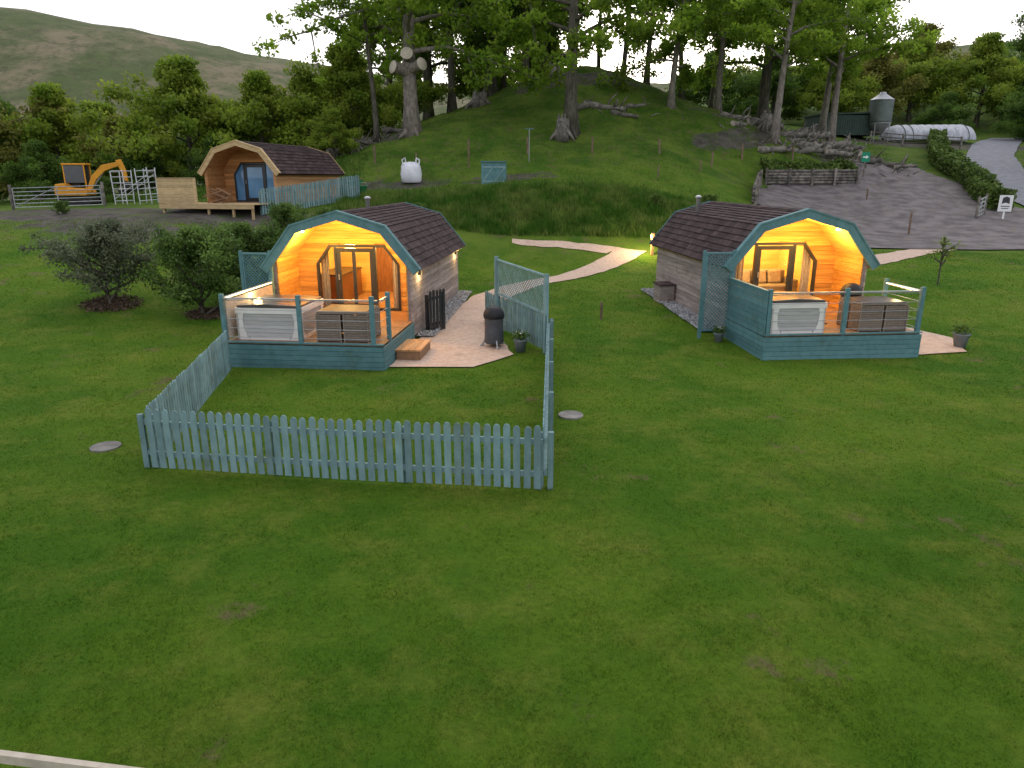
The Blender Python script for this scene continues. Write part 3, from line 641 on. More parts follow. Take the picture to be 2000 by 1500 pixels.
# ------------------------------------------------------------ picket fences
def picket(p0,p1,h,mat,label,sp=.145,w=.1,name='picket_fence',group=None,side=1,d=2.0):
    p0=Vector(p0);p1=Vector(p1); L_=(p1-p0).length; ang=math.atan2((p1-p0).y,(p1-p0).x)
    z0=H(p0.x,p0.y); e=empty(name,p0.x,p0.y,z0,ang,label,'fence',group)
    def zl(t): q=p0+(p1-p0)*(t/L_); return H(q.x,q.y)-z0
    mb=MB(); n_=int(L_/sp); st=L_/n_
    for i in range(n_):
        c=st*(i+.5)+R.uniform(-.005,.005); zb=zl(c)+.04; hh=h-.04+R.uniform(-.016,.016); a=w/2; lean=R.uniform(-.01,.01)
        poly=[(c-a,zb),(c+a,zb),(c+a+lean,zb+hh-.05),(c+a*.72+lean,zb+hh-.016),(c+a*.3+lean,zb+hh),(c-a*.3+lean,zb+hh),(c-a*.72+lean,zb+hh-.016),(c-a+lean,zb+hh-.05)]
        mb.prism(poly,-.012*side-.01,-.012*side+.01)
    mb.obj('pickets',mat,e,label='row of round topped pickets')
    k=max(1,round(L_/d))
    for i in range(k+1):
        c=min(max(L_*i/k,.05),L_-.05); z_=zl(c)
        MB().box(c-.04,c+.04,.06 if side>0 else -.14,.14 if side>0 else -.06,z_-.05,z_+h-.12,.3).obj('post',mat,e)
    for zr in (.22,h-.28):
        mb=MB()
        for i in range(k):
            a,b=L_*i/k,L_*(i+1)/k; za,zb=zl(a)+zr,zl(b)+zr; y0,y1=(.0,.05) if side>0 else (-.05,0)
            mb.hexa([(a,y0,za),(b,y0,zb),(b,y1,zb),(a,y1,za),(a,y0,za+.08),(b,y0,zb+.08),(b,y1,zb+.08),(a,y1,za+.08)],.35)
        mb.obj('rail',mat,e)
    return e
gF='teal picket fence enclosing the small lawn'
picket((-5.65,10.45),(.44,9.6),1.0,TEALF,'teal painted round topped picket fence across the lawn',group=gF)
picket((-6.7,16.5),(-5.65,10.5),1.0,TEALF,'teal picket fence running up to the deck post',group=gF,side=-1)
picket((.46,9.66),(.92,18.1),1.0,TEALF,'teal picket fence running toward the trellis gate',group=gF,side=-1)
e=picket((.95,18.15),(-.82,21.9),1.0,TEALF,'teal picket fence with diamond lattice panel above beside path',group=gF,side=-1)
lattice(e,.1,3.0,.09,1.06,1.98,TEALF,sp=.078,sl=.035,w=.013)
MB().box(-.05,.05,.04,.14,0,2.05).obj('post',TEALF,e); MB().box(3.05,3.14,.04,.14,0,2.2).obj('post',TEALF,e)
picket((-12.0,35.3),(-8.2,40),1.25,TEALF,'teal picket fence beside the unfinished pod',d=1.9)
x,y=at(M1,2.2,.9); e=picket((x,y),(x+.42,y+.6),1.25,DARK,'dark timber picket gate folded back by the pod wall',name='garden_gate')
e['category']='gate'
def railfence(p0,p1,lb):
    p0=Vector(p0);p1=Vector(p1);L_=(p1-p0).length;e=empty('rail_fence',p0.x,p0.y,0,math.atan2((p1-p0).y,(p1-p0).x),lb,'fence')
    for z_ in (.40,.925): MB().box(0,L_,-.02,.02,z_,z_+.065,.4).obj('rail',CUT,e)
    for c in (0.05,L_-.05): MB().box(c-.05,c+.05,.021,.12,0,1.0).obj('post',CUT,e)
railfence((-6.2,4.08),(.2,3.12),'pale sawn timber rail fence at the lawn edge')
for (x,y) in ((1.13,13.1),(-6.9,11.4)):
    o=MB().lathe([(.24,-.02),(.24,.012),(.21,.014),(.205,.008),(.0,.01)],k=24).obj('manhole_cover',STONE); o.location=(x,y,H(x,y)+.02); top(o,'round grey concrete access cover set in the lawn','manhole cover','access covers in the lawn')
def post(x,y,h,r,lb,mat=POSTW,lean=0,group=None):
    e=MB().tube([(0,0,-.1),(lean*.5,0,h*.5),(lean,0,h-.01),(lean,0,h)],[r,r,r,r*.8],8,jit=.05).obj('wooden_post',mat); e.location=(x,y,H(x,y)); top(e,lb,'post',group); return e
post(2.8,22.2,.55,.04,'short wooden marker post on the lawn'); post(22.1,40.7,1.25,.06,'wooden post with weeds at the yard edge')
e=empty('path_light',6.6,34.2,None,.2,'timber bollard light glowing over the path','path light'); MB().box(-.06,.06,-.06,.06,0,1.0).obj('post',NEWW,e); MB().box(-.065,.065,-.065,.065,1.0,1.05).obj('cap',DARK,e); MB().box(-.075,-.062,-.04,.04,.82,.93).obj('lens',BULB,e); lamp('path_lamp',-.45,-.15,.8,170,(1,.75,.34),.08,e)
# ------------------------------------------------------------ trees
def tree_meshes(seed,h,r,cb,spread,nl,ls,limbs=16,clr=1.1,lm=LEAFG,bm=BARK,lean=(0,0),flat=.7,up=.5,top_f=1.0,subs=3,stubs=False,droop=0):
    Q=random.Random(seed); rg=np.random.default_rng(seed); mb=MB(); clumps=[]
    K=11; tp=[]
    wx=Q.uniform(-.3,.3);wy=Q.uniform(-.3,.3)
    for i in range(K):
        t=i/(K-1); tp.append(Vector((lean[0]*t*t*h+wx*math.sin(t*5+seed)*h*.05,lean[1]*t*h+wy*math.sin(t*4+1)*h*.05,t*h*.92-.3*(i==0))))
    rad=[max(.03,r*((1-i/(K-1))**.75)*(1.0)+ (r*.55 if i==0 else 0)) for i in range(K)]
    mb.tube(tp,rad,10,.5,jit=.08)
    for i in range(5):
        a=i*1.256+Q.random(); mb.tube([(tp[0].x+math.cos(a)*r*.5,tp[0].y+math.sin(a)*r*.5,r*1.6),(tp[0].x+math.cos(a)*r*1.3,tp[0].y+math.sin(a)*r*1.3,r*.3),(tp[0].x+math.cos(a)*r*2.4,tp[0].y+math.sin(a)*r*2.4,-.25)],[r*.3,r*.32,r*.12],6,.4)
    def tpt(t):
        f=t*(K-1); i=min(int(f),K-2); return tp[i].lerp(tp[i+1],f-i)
    for k in range(limbs):
        t=cb/h+(1-cb/h)*((k+.5)/limbs)**.9*.97; a=k*2.4+Q.uniform(-.4,.4); u=(t-cb/h)/(1-cb/h)
        ln=spread*(math.sin(min(1,u*1.1+.25)*3.14)**.6*.9+.15)*Q.uniform(.7,1.15)*(top_f if u>.6 else 1)
        p=tpt(t); d_=Vector((math.cos(a),math.sin(a),up*Q.uniform(.3,1.3))).normalized(); pts=[p.copy()]
        for s in range(5):
            d_=(d_+Vector((Q.uniform(-.25,.25),Q.uniform(-.25,.25),Q.uniform(-.25,.2)-droop*.12*s))).normalized(); p=p+d_*ln/5; pts.append(p.copy())
        r0=max(.04,r*.38*(1-u*.7)); mb.tube(pts,[r0*(1-.17*s) for s in range(6)],6,.4,caps=False)
        for s in (2,3,4,5):
            clumps.append((pts[s],clr*Q.uniform(.55,1.1)))
        for q in range(subs):
            b=pts[Q.randint(2,5)]; dd=(d_+Vector((Q.uniform(-1,1),Q.uniform(-1,1),Q.uniform(-.5,.6)-droop*.5))).normalized(); l2=ln*Q.uniform(.25,.5)
            e_=b+dd*l2; mid=b.lerp(e_,.5)+Vector((0,0,Q.uniform(-.1,.2)*l2)); mb.tube([b,mid,e_],[r0*.35,r0*.22,.015],5,.4,caps=False); clumps.append((e_,clr*Q.uniform(.5,1)));clumps.append((mid,clr*Q.uniform(.4,.8)))
    if stubs:
        for a,hh in ((3.4,.215),(-.3,.225),(-1.6,.26)):
            b=tpt(hh); q=b+Vector((math.cos(a)*1.1,-.95,.3)); mb.tube([b,b.lerp(q,.6),q],[r*.75,r*.65,r*.8],10,.6,caps=False); mb.tube([q,q+(q-b).normalized()*.02],[r*.8,r*.78],12,.9,m=1)
    w=np.array([c[1]**2 for c in clumps]); w/=w.sum(); ci=rg.choice(len(clumps),nl,p=w)
    C=np.array([list(c[0]) for c in clumps]); s=np.array([c[1] for c in clumps]); tc=rg.random(len(clumps))
    off=rg.normal(0,1,(nl,3)); off/= (np.linalg.norm(off,axis=1)[:,None]+1e-6); off*=rg.random((nl,1))**.5
    c=C[ci]+off*s[ci][:,None]*[1,1,flat]
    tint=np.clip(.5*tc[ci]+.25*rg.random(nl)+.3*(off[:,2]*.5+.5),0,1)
    return mb.mesh('trunk',[bm,CUT],True),np_mesh('crown',leafquads(c,ls),4,tint,lm)
def place(ms,x,y,s,rz,label,group,name='tree',z=None,cat='tree'):
    e=empty(name,x,y,(H(x,y)-.1) if z is None else z,rz,label,cat,group,s); child('trunk',ms[0],e); child('crown',ms[1],e); return e
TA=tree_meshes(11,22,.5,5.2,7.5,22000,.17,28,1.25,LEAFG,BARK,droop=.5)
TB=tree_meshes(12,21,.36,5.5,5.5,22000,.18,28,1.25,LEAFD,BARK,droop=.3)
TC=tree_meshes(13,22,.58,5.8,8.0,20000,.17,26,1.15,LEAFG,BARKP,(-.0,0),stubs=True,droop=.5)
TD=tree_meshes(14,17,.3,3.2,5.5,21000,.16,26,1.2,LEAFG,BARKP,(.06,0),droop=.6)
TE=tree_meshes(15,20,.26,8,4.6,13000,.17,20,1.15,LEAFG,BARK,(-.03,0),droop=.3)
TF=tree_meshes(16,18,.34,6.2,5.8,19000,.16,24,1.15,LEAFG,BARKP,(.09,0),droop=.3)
gM='tall broadleaf trees on the grassy mound'
place(TC,-7.4,57,1.0,0.0,'tall pale barked beech with sawn off lower limbs',gM)
place(TE,-10.6,58,.85,1.2,'slender leaning dark trunked tree beside the log pile',gM)
place(TA,4.4,56.5,1.0,2.0,'tall dark straight trunked tree on the mound slope',gM)
place(TD,13.5,64,.95,.4,'young pale trunked tree with fresh green leaves',gM)
place(TF,20.6,59.5,.9,.2,'leaning moss streaked tree among the fallen logs',gM)
place(TF,28.2,67,1.0,.9,'curved trunk tree with spreading green crown',gM)
for i,(x,y,s,ms) in enumerate([(-5.5,70,1.,TB),(-2.0,73,1.05,TA),(1.2,71,.95,TB),(3.0,77,1.1,TB),(-8.5,78,1.1,TA),(10.8,76,1.,TE),(13.2,74,1.05,TE),(16.5,75,1,TE),(19.3,72,.95,TF),(25,76,1.1,TA),(-1,82,1.1,TB),(31,76,1.0,TF),(-13,82,.9,TA),(22,84,1.0,TE),(9.2,80,.95,TE)]):
    place(ms,x,y,s,i*1.7,{id(TB):'dark leaved woodland tree on the crest of the mound',id(TA):'broad crowned tall tree on the mound',id(TF):'pale trunked tree with spreading green crown',id(TE):'slim high crowned tree on the mound crest'}[id(ms)],gM)
TL1=tree_meshes(21,9,.25,1.0,4.3,25000,.14,28,1.15,LEAFY,BARK,subs=5)
TL2=tree_meshes(22,8.6,.25,.9,4.1,23000,.14,28,1.15,LEAFD,BARK,subs=5)
TL3=tree_meshes(23,9,.25,1.0,4.3,20000,.14,26,1.15,LEAFB,BARK,subs=5)
gL='row of low broadleaf trees beyond the yard'
for i,(x,y,s,ms) in enumerate([(-40.5,55,1.15,TL3),(-35,58,.95,TL1),(-30.5,59,.7,TL3),(-24.0,56,1.05,TL1),(-19.5,59,.9,TL1),(-28,68,.8,TL2),(-16.6,62,.8,TL1),(-44,66,1.05,TL2),(-38,70,1.0,TL1),(-13.6,64,1.0,TL1),(-22,72,.95,TL2),(-50,60,1.05,TL3),(-33,52,.5,TL2),(-18,78,1.0,TL3),(-52,78,1.1,TL2),(-13,55,.4,TL1),(-27,54,.45,TL2),(-21,53,.4,TL2),(-3.5,84,1.0,TL1),(4,86,.9,TL1),(-9,70,.6,TL1),(-32,66,.8,TL1)]):
    place(ms,x,y,s,i*2.1,{id(TL1):'rounded yellow green spring tree',id(TL2):'rounded dark green tree',id(TL3):'bronze leaved tree coming into leaf'}[id(ms)]+' beyond the yard',gL)
gR='trees on the slope beside the lane'
for i,(x,y,s,ms) in enumerate([(40,96,1.1,TL1),(47,100,1.1,TL3),(54,104,1.2,TL1),(33,97,1.0,TL2),(61,100,1.3,TL1),(66,92,1.1,TL2),(59,112,1.3,TL3),(72,104,1.3,TL2),(46,112,1.1,TL2),(37,108,1.1,TL1),(27,104,1.1,TL2),(80,115,1.4,TL2),(58,84,.8,TL2),(63,80,.8,TL1),(50,88,.6,TL2)]):
    place(ms,x,y,s,i*1.3,'hedgerow tree with spring leaves on the slope by the lane',gR)
SH1=tree_meshes(31,2.8,.05,.2,1.7,21000,.040,30,.40,LEAFP,BARK,up=1.0,subs=4)
SH2=tree_meshes(32,2.5,.05,.1,1.5,20000,.045,26,.40,SHRUBG,BARK,up=1.3,subs=4)
place(SH1,-13.2,23.4,1.05,0,'loose grey green shrub in a ring of bark mulch','garden shrubs on the lawn','shrub',cat='shrub')
place(SH2,-9.9,22.8,1.15,0,'dense green shrub near the deck','garden shrubs on the lawn','shrub',cat='shrub')
place(SH2,-9.3,25.0,1.1,2,'dense green shrub near the deck','garden shrubs on the lawn','shrub',cat='shrub')
SH3=tree_meshes(33,2.0,.02,.8,.6,420,.035,10,.2,LEAFY,BARK,up=1.2,subs=2)
place(SH3,15.8,26.6,1.0,0,'thin young sapling with few leaves','garden shrubs on the lawn','sapling',cat='sapling')
place(SH3,19.2,24.6,.9,2,'thin young sapling with few leaves','garden shrubs on the lawn','sapling',cat='sapling')
gB='wild bushes along the grass bank'
for i,(x,y,s) in enumerate([(-9.8,32.0,.75),(-8.2,32.8,.65),(-6.6,33.5,.55),(-22,36,.3),(-26,46,.8),(-6.3,28.8,.5),(-4.6,36.5,.35),(7.5,38.5,.3),(10.5,39.5,.35)]):
    place(SH2,x,y,s,i,'wild green bush on the grass bank',gB,'bush',cat='bush')
for (cx,cy,r_) in ((-13.2,23.4,.9),(-9.7,23.0,.8)):
    N=1800; a=rng.uniform(0,6.28,N);rr=r_*np.sqrt(rng.random(N))*rng.uniform(.6,1.15,N); xs=cx+rr*np.cos(a);ys=cy+rr*np.sin(a)
    stuff('bark_mulch',np_mesh('bark_mulch',leafquads(np.column_stack([xs,ys,Hn(xs,ys)+rng.uniform(.01,.06,N)]),.05),4,rng.random(N),MULCH),'dark bark mulch around the shrub','mulch')
def hedge(pts,w,h,lb,N=14000,mat=LEAFD):
    C=[];segs=[]
    for a,b in zip(pts[:-1],pts[1:]): segs.append(math.hypot(b[0]-a[0],b[1]-a[1]))
    for (a,b),l in zip(zip(pts[:-1],pts[1:]),segs):
        m_=int(N*l/sum(segs)); t=rng.random(m_); nx_,ny_=-(b[1]-a[1])/l,(b[0]-a[0])/l; o=rng.uniform(-1,1,m_)*w/2
        x=a[0]+(b[0]-a[0])*t+nx_*o; y=a[1]+(b[1]-a[1])*t+ny_*o; z=Hn(x,y)+rng.random(m_)**.6*h*(1+.12*np.sin(x*2.1)+.08*np.sin(y*3.3)); C.append(np.column_stack([x,y,z]))
    C=np.concatenate(C); o=bpy.data.objects.new('hedge',np_mesh('hedge',leafquads(C,.13),4,np.clip(rng.random(len(C))*.7+.3*np.sin(C[:,0]*3)*.5+.1,0,1),mat)); COL.objects.link(o); top(o,lb,'hedge')
LEAFH=nmat('hedge_leaf',(.06,.115,.018),(.13,.19,.035),1.2,(1,1,1),.6,0,tint=.6,trans=.3)
hedge([(30.8,46.5),(32.5,51),(35.0,58),(37,65),(41,73),(45,80)],1.5,1.35,'clipped green hedge between the yard and the lane',20000,LEAFH)
hedge([(40,50),(43,60),(48,68),(55,78),(65,92)],2,1.9,'rough green hedge on the far side of the lane',16000,LEAFH)
hedge([(18.3,54.8),(22,55.2),(25.5,55.6)],.9,1.05,'low clipped hedge behind the log retaining wall',4000,LEAFH)
# ------------------------------------------------------------ grass
excl=[[at(M1,-2,-3.1),at(M1,2,-3.1),at(M1,2,7.5),at(M1,-2,7.5)],[at(M2,-2.05,-2.55),at(M2,2.1,-2.55),at(M2,2.1,7.5),at(M2,-2.05,7.5)]]+[poly_of(s) for s in (S1,S2,S3,S4,GA)]+[[at(M3,-3,-2.4),at(M3,2,-2.4),at(M3,2,7.4),at(M3,-3,7.4)]]
def blades(name,x,y,h,w,mat,lb,lean=.5):
    ok=np.ones(len(x),bool)
    for p in excl: ok&=~inpoly(x,y,p)
    for cx,cy,r_ in ((1.13,13.1,.25),(-6.9,11.4,.25),(-13.2,23.4,.7),(-9.7,23.0,.6)): ok&=np.hypot(x-cx,y-cy)>r_
    x,y=x[ok],y[ok]; h=np.broadcast_to(h,ok.shape)[ok];w=np.broadcast_to(w,ok.shape)[ok]; N=len(x); z=Hn(x,y)-.01
    th=rng.uniform(0,6.28,N); ph=rng.uniform(0,6.28,N); hh=h*rng.uniform(.5,1.3,N); ll=hh*lean*rng.random(N)
    a=np.column_stack([x-np.cos(th)*w,y-np.sin(th)*w,z]);b=np.column_stack([x+np.cos(th)*w,y+np.sin(th)*w,z]);c=np.column_stack([x+np.cos(ph)*ll,y+np.sin(ph)*ll,z+hh])
    stuff(name,np_mesh(name,np.stack([a,b,c],1).reshape(-1,3),3,rng.random(N),mat),lb,'grass')
N=480000; yy=np.exp(rng.uniform(math.log(3.6),math.log(34),N)); xx=rng.uniform(-.86,.86,N)*yy
cl=wob(xx,yy,1.3)+.6*wob(xx,yy,.45)
keep=rng.random(N)<.78+.3*wob(xx,yy,2.3)
xx,yy,cl=xx[keep],yy[keep],cl[keep]
blades('lawn_grass',xx,yy,np.clip(.026+.011*cl,.012,.06)+.0006*yy,.0021+.0007*yy,mat_blade('lawn_blade','lawn'),'short mown lawn grass',1.1)
N=85000; xx=rng.uniform(-9,13.5,N); yy=rng.uniform(35.8,41,N); k=(rng.random(N)<(1-sstep(39,41.5,yy)))&(rng.random(N)<.7+.4*wob(xx,yy,2)); xx,yy=xx[k],yy[k]
TALLM=mat_blade('tall_blade','tall'); blades('tall_grass',xx,yy,.32+.22*np.clip(wob(xx,yy,1.7)+.5*wob(xx,yy,.6),-1,1.2),.016,TALLM,'long rough grass and weeds on the bank',.6)
N=100000; yy=rng.uniform(36,74,N); xx=rng.uniform(-.45,.5,N)*yy; k=(rng.random(N)<.7+.5*wob(xx,yy,4))&~((xx>13)&(yy<56))&~((xx<-11)&(yy<41)); blades('pasture_grass',xx[k],yy[k],.12,.022,mat_blade('pasture_blade','past'),'rough grazed pasture grass on the mound',.8)
N=9000; xx=rng.uniform(-30,-10,N); yy=rng.uniform(45,54,N); blades('tall_grass',xx,yy,.35,.03,TALLM,'long rough grass below the trees',.5)
N=1800; a=rng.uniform(0,6.28,N);rr=1.1*np.sqrt(rng.random(N)); blades('weeds',22.1+1.4*rr*np.cos(a),40.9+rr*np.sin(a)*.5,.5,.03,TALLM,'weeds around the post at the yard edge',.6)
# ------------------------------------------------------------ logs & stumps
def log(x,y,l,r,ang,lb,tilt=0,z=0,mat=DEADW):
    e=empty('log',x,y,H(x,y)+r*.7+z,ang,lb,'log','fallen logs on the mound'); mb=MB(); k=8; pts=[];rad=[]
    for i in range(k):
        t=i/(k-1)-.5; pts.append((t*l,R.uniform(-.08,.08)*l*.3,R.uniform(-.05,.05)+tilt*t*l)); rad.append(r*(1-.35*(t+.5))*R.uniform(.8,1.2))
    mb.tube(pts,rad,9,jit=.14)
    for j in range(3 if l>2.5 else 1):
        q=Vector(pts[R.randint(2,6)]); mb.tube([q,q+Vector((R.uniform(.1,.4),R.uniform(-.5,.5),R.uniform(.2,.6))),q+Vector((R.uniform(.2,.7),R.uniform(-.8,.8),R.uniform(.5,1.1)))],[r*.4,r*.25,r*.08],6)
    mb.obj('wood',mat,e,True); MB().tube([Vector(pts[0])-Vector((.012,0,0)),Vector(pts[0])-Vector((.002,0,0))],rad[0]*.9,10).obj('cut_end',CUT,e)
LG=[(7.5,62,3.4,.28,.1),(9.0,61,2.2,.22,-.3),(5.6,61.5,1.8,.3,.5),(-12.5,60.5,3.6,.35,.6),(-11.2,59,3,.25,.2),(-13.6,59.5,2.6,.3,1.1),(-10.4,57,2.8,.14,.9),(21,63,3.2,.32,.2),(23.4,62.5,2.6,.3,-.4),(25.5,63.5,3.0,.34,.15),(27.5,62.8,2.4,.28,.5),(24.6,65,2.6,.3,-.2),(29,64.5,2.4,.28,.3),(22.6,60.8,2.0,.2,-.5),(30.5,61,2.6,.22,-.5),(31.5,60,2.0,.2,.2),(19,65,2.6,.28,-.5),(27,60.2,2.0,.2,.9),(26.3,66,2.8,.34,.1),(22.3,64,2.2,.3,.9),(24.5,61.5,2.2,.24,1.4),(28.4,61.5,2.2,.22,1.1),(18.6,61.8,2.4,.26,.7),(10.5,64,2.2,.2,.4),(-9.2,60.3,2.4,.22,-.4),
(20.2,57.8,2.6,.3,.15),(22.8,58.6,2.8,.34,-.15),(25.4,58.8,2.4,.3,.35),(24.0,60.0,2.6,.36,-.1),(28.0,59.2,2.2,.26,-.3),(26.4,61.4,2.6,.34,.25)]
for i,(x,y,l,r,a) in enumerate(LG):
    log(x,y,l,r,a,('weathered grey fallen log on the grassy mound' if x<15 else 'weathered grey log in the heap below the trees'),R.uniform(-.15,.15),.3*(i%3==0 and x>15))
def brush(xc,yc,sx,sy,N,lb):
    mb=MB()
    xs=rng.normal(xc,sx,N);ys=rng.normal(yc,sy,N);hs_=Hn(xs,ys)
    for x,y,z in zip(xs,ys,hs_):
        a=R.random()*6.28;l=R.uniform(.4,1.4);u=R.uniform(0,.5); mb.tube([(x,y,z+.05),(x+math.cos(a)*l*.5,y+math.sin(a)*l*.5,z+.15+u*.5),(x+math.cos(a)*l,y+math.sin(a)*l,z+.1+u)],[.045,.035,.012],4)
    stuff('brushwood',mb.mesh('brushwood',[DEADW]),lb,'brushwood')
brush(24.5,61,3.2,1.8,230,'tangled grey brushwood among the logs'); brush(-12.2,59.4,1.3,.9,70,'tangled brushwood by the log pile'); brush(7.5,62,1.4,.6,30,'twigs around the fallen logs')
def stump(x,y,r,h,lb):
    e=empty('tree_stump',x,y,H(x,y)-.1,R.random()*6,lb,'tree stump','stumps on the mound'); mb=MB(); mb.tube([(0,0,-.1),(0,0,h*.4),(.05,0,h)],[r*1.35,r,r*.85],11,jit=.13)
    for i in range(6):
        a=i*1.05+R.random()*.5; mb.tube([(math.cos(a)*r*.6,math.sin(a)*r*.6,h*.5),(math.cos(a)*r*1.5,math.sin(a)*r*1.5,h*.2),(math.cos(a)*r*2.1,math.sin(a)*r*2.1,-.1)],[r*.35,r*.25,r*.08],6,jit=.1)
    for i in range(3): a=R.random()*6; mb.tube([(math.cos(a)*r*.5,math.sin(a)*r*.5,h*.9),(math.cos(a)*r*.6,math.sin(a)*r*.6,h*1.25)],[r*.3,r*.05],5)
    mb.obj('wood',DEADW,e,True); MB().tube([(.05,0,h+.003),(.05,0,h+.02)],r*.7,10,jit=.1).obj('cut_top',CUT,e)
stump(-2.8,66.3,.7,1.3,'broad jagged tree stump near the top of the mound'); stump(3.8,70,.7,1.2,'tall broken stump on the mound crest'); stump(3.7,55.6,.5,1.5,'gnarled upturned root stump at the foot of a tree'); stump(-11.6,56,.4,1.0,'pale jagged stump by the log pile'); stump(20.6,61.6,.5,1.3,'grey broken stump among the logs')
# ------------------------------------------------------------ post and wire fence
fp=[(-9.4,51.5),(-3.0,52.3),(1.1,52),(5.6,52.6),(10.4,53),(14.2,53.4),(17.3,56.5),(21.5,57.5)]
e=empty('wire_fence',-9.4,51.5,None,0,'rustic post and wire stock fence across the mound foot','fence'); zb=H(-9.4,51.5)
for (x,y) in fp:
    z_=H(x,y)-zb; hh=R.uniform(.95,1.25); MB().tube([(x+9.4,y-51.5,z_-.2),(x+9.4+R.uniform(-.08,.08),y-51.5,z_+hh)],.07,7,jit=.05).obj('post',POSTW,e)
mb=MB()
for a,b in zip(fp[:-1],fp[1:]):
    for hh in (.3,.6,.9): mb.tube([(a[0]+9.4,a[1]-51.5,H(*a)-zb+hh),(b[0]+9.4,b[1]-51.5,H(*b)-zb+hh)],.004,4)
mb.obj('wire',RUB,e)
e=empty('feeder_pole',1.15,50.5,None,.2,'metal pole with crossbar standing before the mound','pole'); MB().tube([(0,0,0),(0,0,2.1)],.025,8).obj('pole',METAL,e); MB().box(-.3,.3,-.03,.03,2.1,2.15).obj('crossbar',TEAL,e)
for (x,y) in ((-6.5,51),(12.8,50.8),(9.3,47.5),(24.2,50.5),(-2.9,50)): post(x,y,.75,.05,'short grey wooden stake in the rough grass',group='stakes in the rough grass')
def retwall(a,b,h,lb):
    a=Vector(a);b=Vector(b); L_=(b-a).length; z0=min(H(*a),H(*b)); e=empty('retaining_wall',a.x,a.y,z0,math.atan2((b-a).y,(b-a).x),lb,'retaining wall')
    mb=MB()
    for k in range(5): mb.tube([(0,0,.12+k*.2+(H(*a)-z0)),(L_,0,.12+k*.2+(H(*b)-z0))],.1,8,jit=.03)
    mb.obj('rails',DEADW,e,True)
    for i in range(5):
        c=L_*i/4; zc=(H(*a)-z0)*(1-i/4)+(H(*b)-z0)*i/4; MB().tube([(c,-.16,zc-.1),(c,-.16,zc+h+.12)],.085,8).obj('post',DEADW,e)
retwall((18.2,53.6),(25.2,54.6),1.0,'dark round log retaining wall at the yard edge'); retwall((14.6,44.8),(17.4,52.6),1.0,'stepped dark log retaining wall beside the ramp')
# ------------------------------------------------------------ store, bags, barrow
e=empty('garden_store',-1.1,45,None,.05,'low teal timber store with double doors','shed'); mb=MB()
for i in range(10): mb.box(-.74+i*.148,-.74+(i+1)*.148-.008,-.4,-.37,.0,1.25)
mb.box(-.74,.74,-.369,.5,0,1.2).obj('wall',TEAL,e); MB().prism([(-.8,1.28),(.8,1.28),(.8,1.34),(-.8,1.34)],-.48,.55).obj('roof',TEAL,e)
for s in (-1,1):
    mb=MB(); x0,x1=(.03,.68) if s>0 else (-.68,-.03); mb.box(x0,x1,-.425,-.402,.12,.22).box(x0,x1,-.425,-.402,.95,1.05); mb.hexa([(x0,-.43,.22),(x0+.1,-.43,.22),(x0+.1,-.402,.22),(x0,-.402,.22),(x1-.1,-.43,.95),(x1,-.43,.95),(x1,-.402,.95),(x1-.1,-.402,.95)]); mb.obj('door',TEALF,e)
def bag(x,y,rz,s):
    e=empty('bulk_bag',x,y,None,rz,'full white woven bulk bag with lifting loops','bulk bag',None,s); mb=MB(); k=16
    vs=[];rows=[(.42,0),(.5,.08),(.53,.45),(.5,.8),(.44,.95),(.3,1.0),(.1,1.03)]
    for r_,z_ in rows:
        for j in range(k):
            a=6.283*j/k; q=(abs(math.cos(a))**4+abs(math.sin(a))**4)**(-.25); rr=r_*min(q,1.25)*(1+R.uniform(-.06,.06)); vs.append((rr*math.cos(a),rr*math.sin(a),z_+R.uniform(-.05,.05)*(z_>.7)))
    fs=[(i*k+j,i*k+(j+1)%k,(i+1)*k+(j+1)%k,(i+1)*k+j) for i in range(len(rows)-1) for j in range(k)]+[tuple(range((len(rows)-1)*k,len(rows)*k))]
    mb.add(vs,fs,.5).obj('sack',BAGW,e,True)
    for sx in (-1,1):
        for sy in (-1,1): MB().tube([(sx*.42,sy*.42,.9),(sx*.45,sy*.38,1.15),(sx*.3,sy*.42,1.25),(sx*.25,sy*.42,.98)],.03,6).obj('loop',BAGW,e)
bag(-6.45,47.8,.15,1.22)
e=empty('wheelbarrow',-9.6,45,None,.7,'green wheelbarrow parked near the picket fence','wheelbarrow')
MB().add([(-.3,-.25,.4),(.3,-.25,.4),(.3,.25,.4),(-.3,.25,.4),(-.5,-.36,.72),(.5,-.36,.72),(.5,.36,.72),(-.5,.36,.72)],[(0,3,2,1),(0,1,5,4),(1,2,6,5),(2,3,7,6),(3,0,4,7)]).obj('tray',GREENP,e)
MB().tube([(.65,-.05,.2),(.65,.05,.2)],.2,14).obj('wheel',RUB,e); MB().tube([(.65,.08,.2),(-.2,.25,.36),(-.95,.3,.62)],.02,6).tube([(.65,-.08,.2),(-.2,-.25,.36),(-.95,-.3,.62)],.02,6).tube([(-.3,.25,.38),(-.35,.25,0)],.02,6).tube([(-.3,-.25,.38),(-.35,-.25,0)],.02,6).obj('frame',METAL,e)
for (x,y) in ((-8.9,44.2),(-9.9,43.6)):
    e=empty('plastic_tub',x,y,None,0,'dark green plastic tub beside the fence','tub','plastic tubs'); MB().lathe([(.22,0),(.28,.4),(.31,.42),(.31,.45),(.27,.45),(.22,.1)],k=14).obj('body',GREENP,e,True); MB().tube([(.3,0,.43),(.2,0,.62),(-.2,0,.62),(-.3,0,.43)],.015,6).obj('handle',METAL,e)
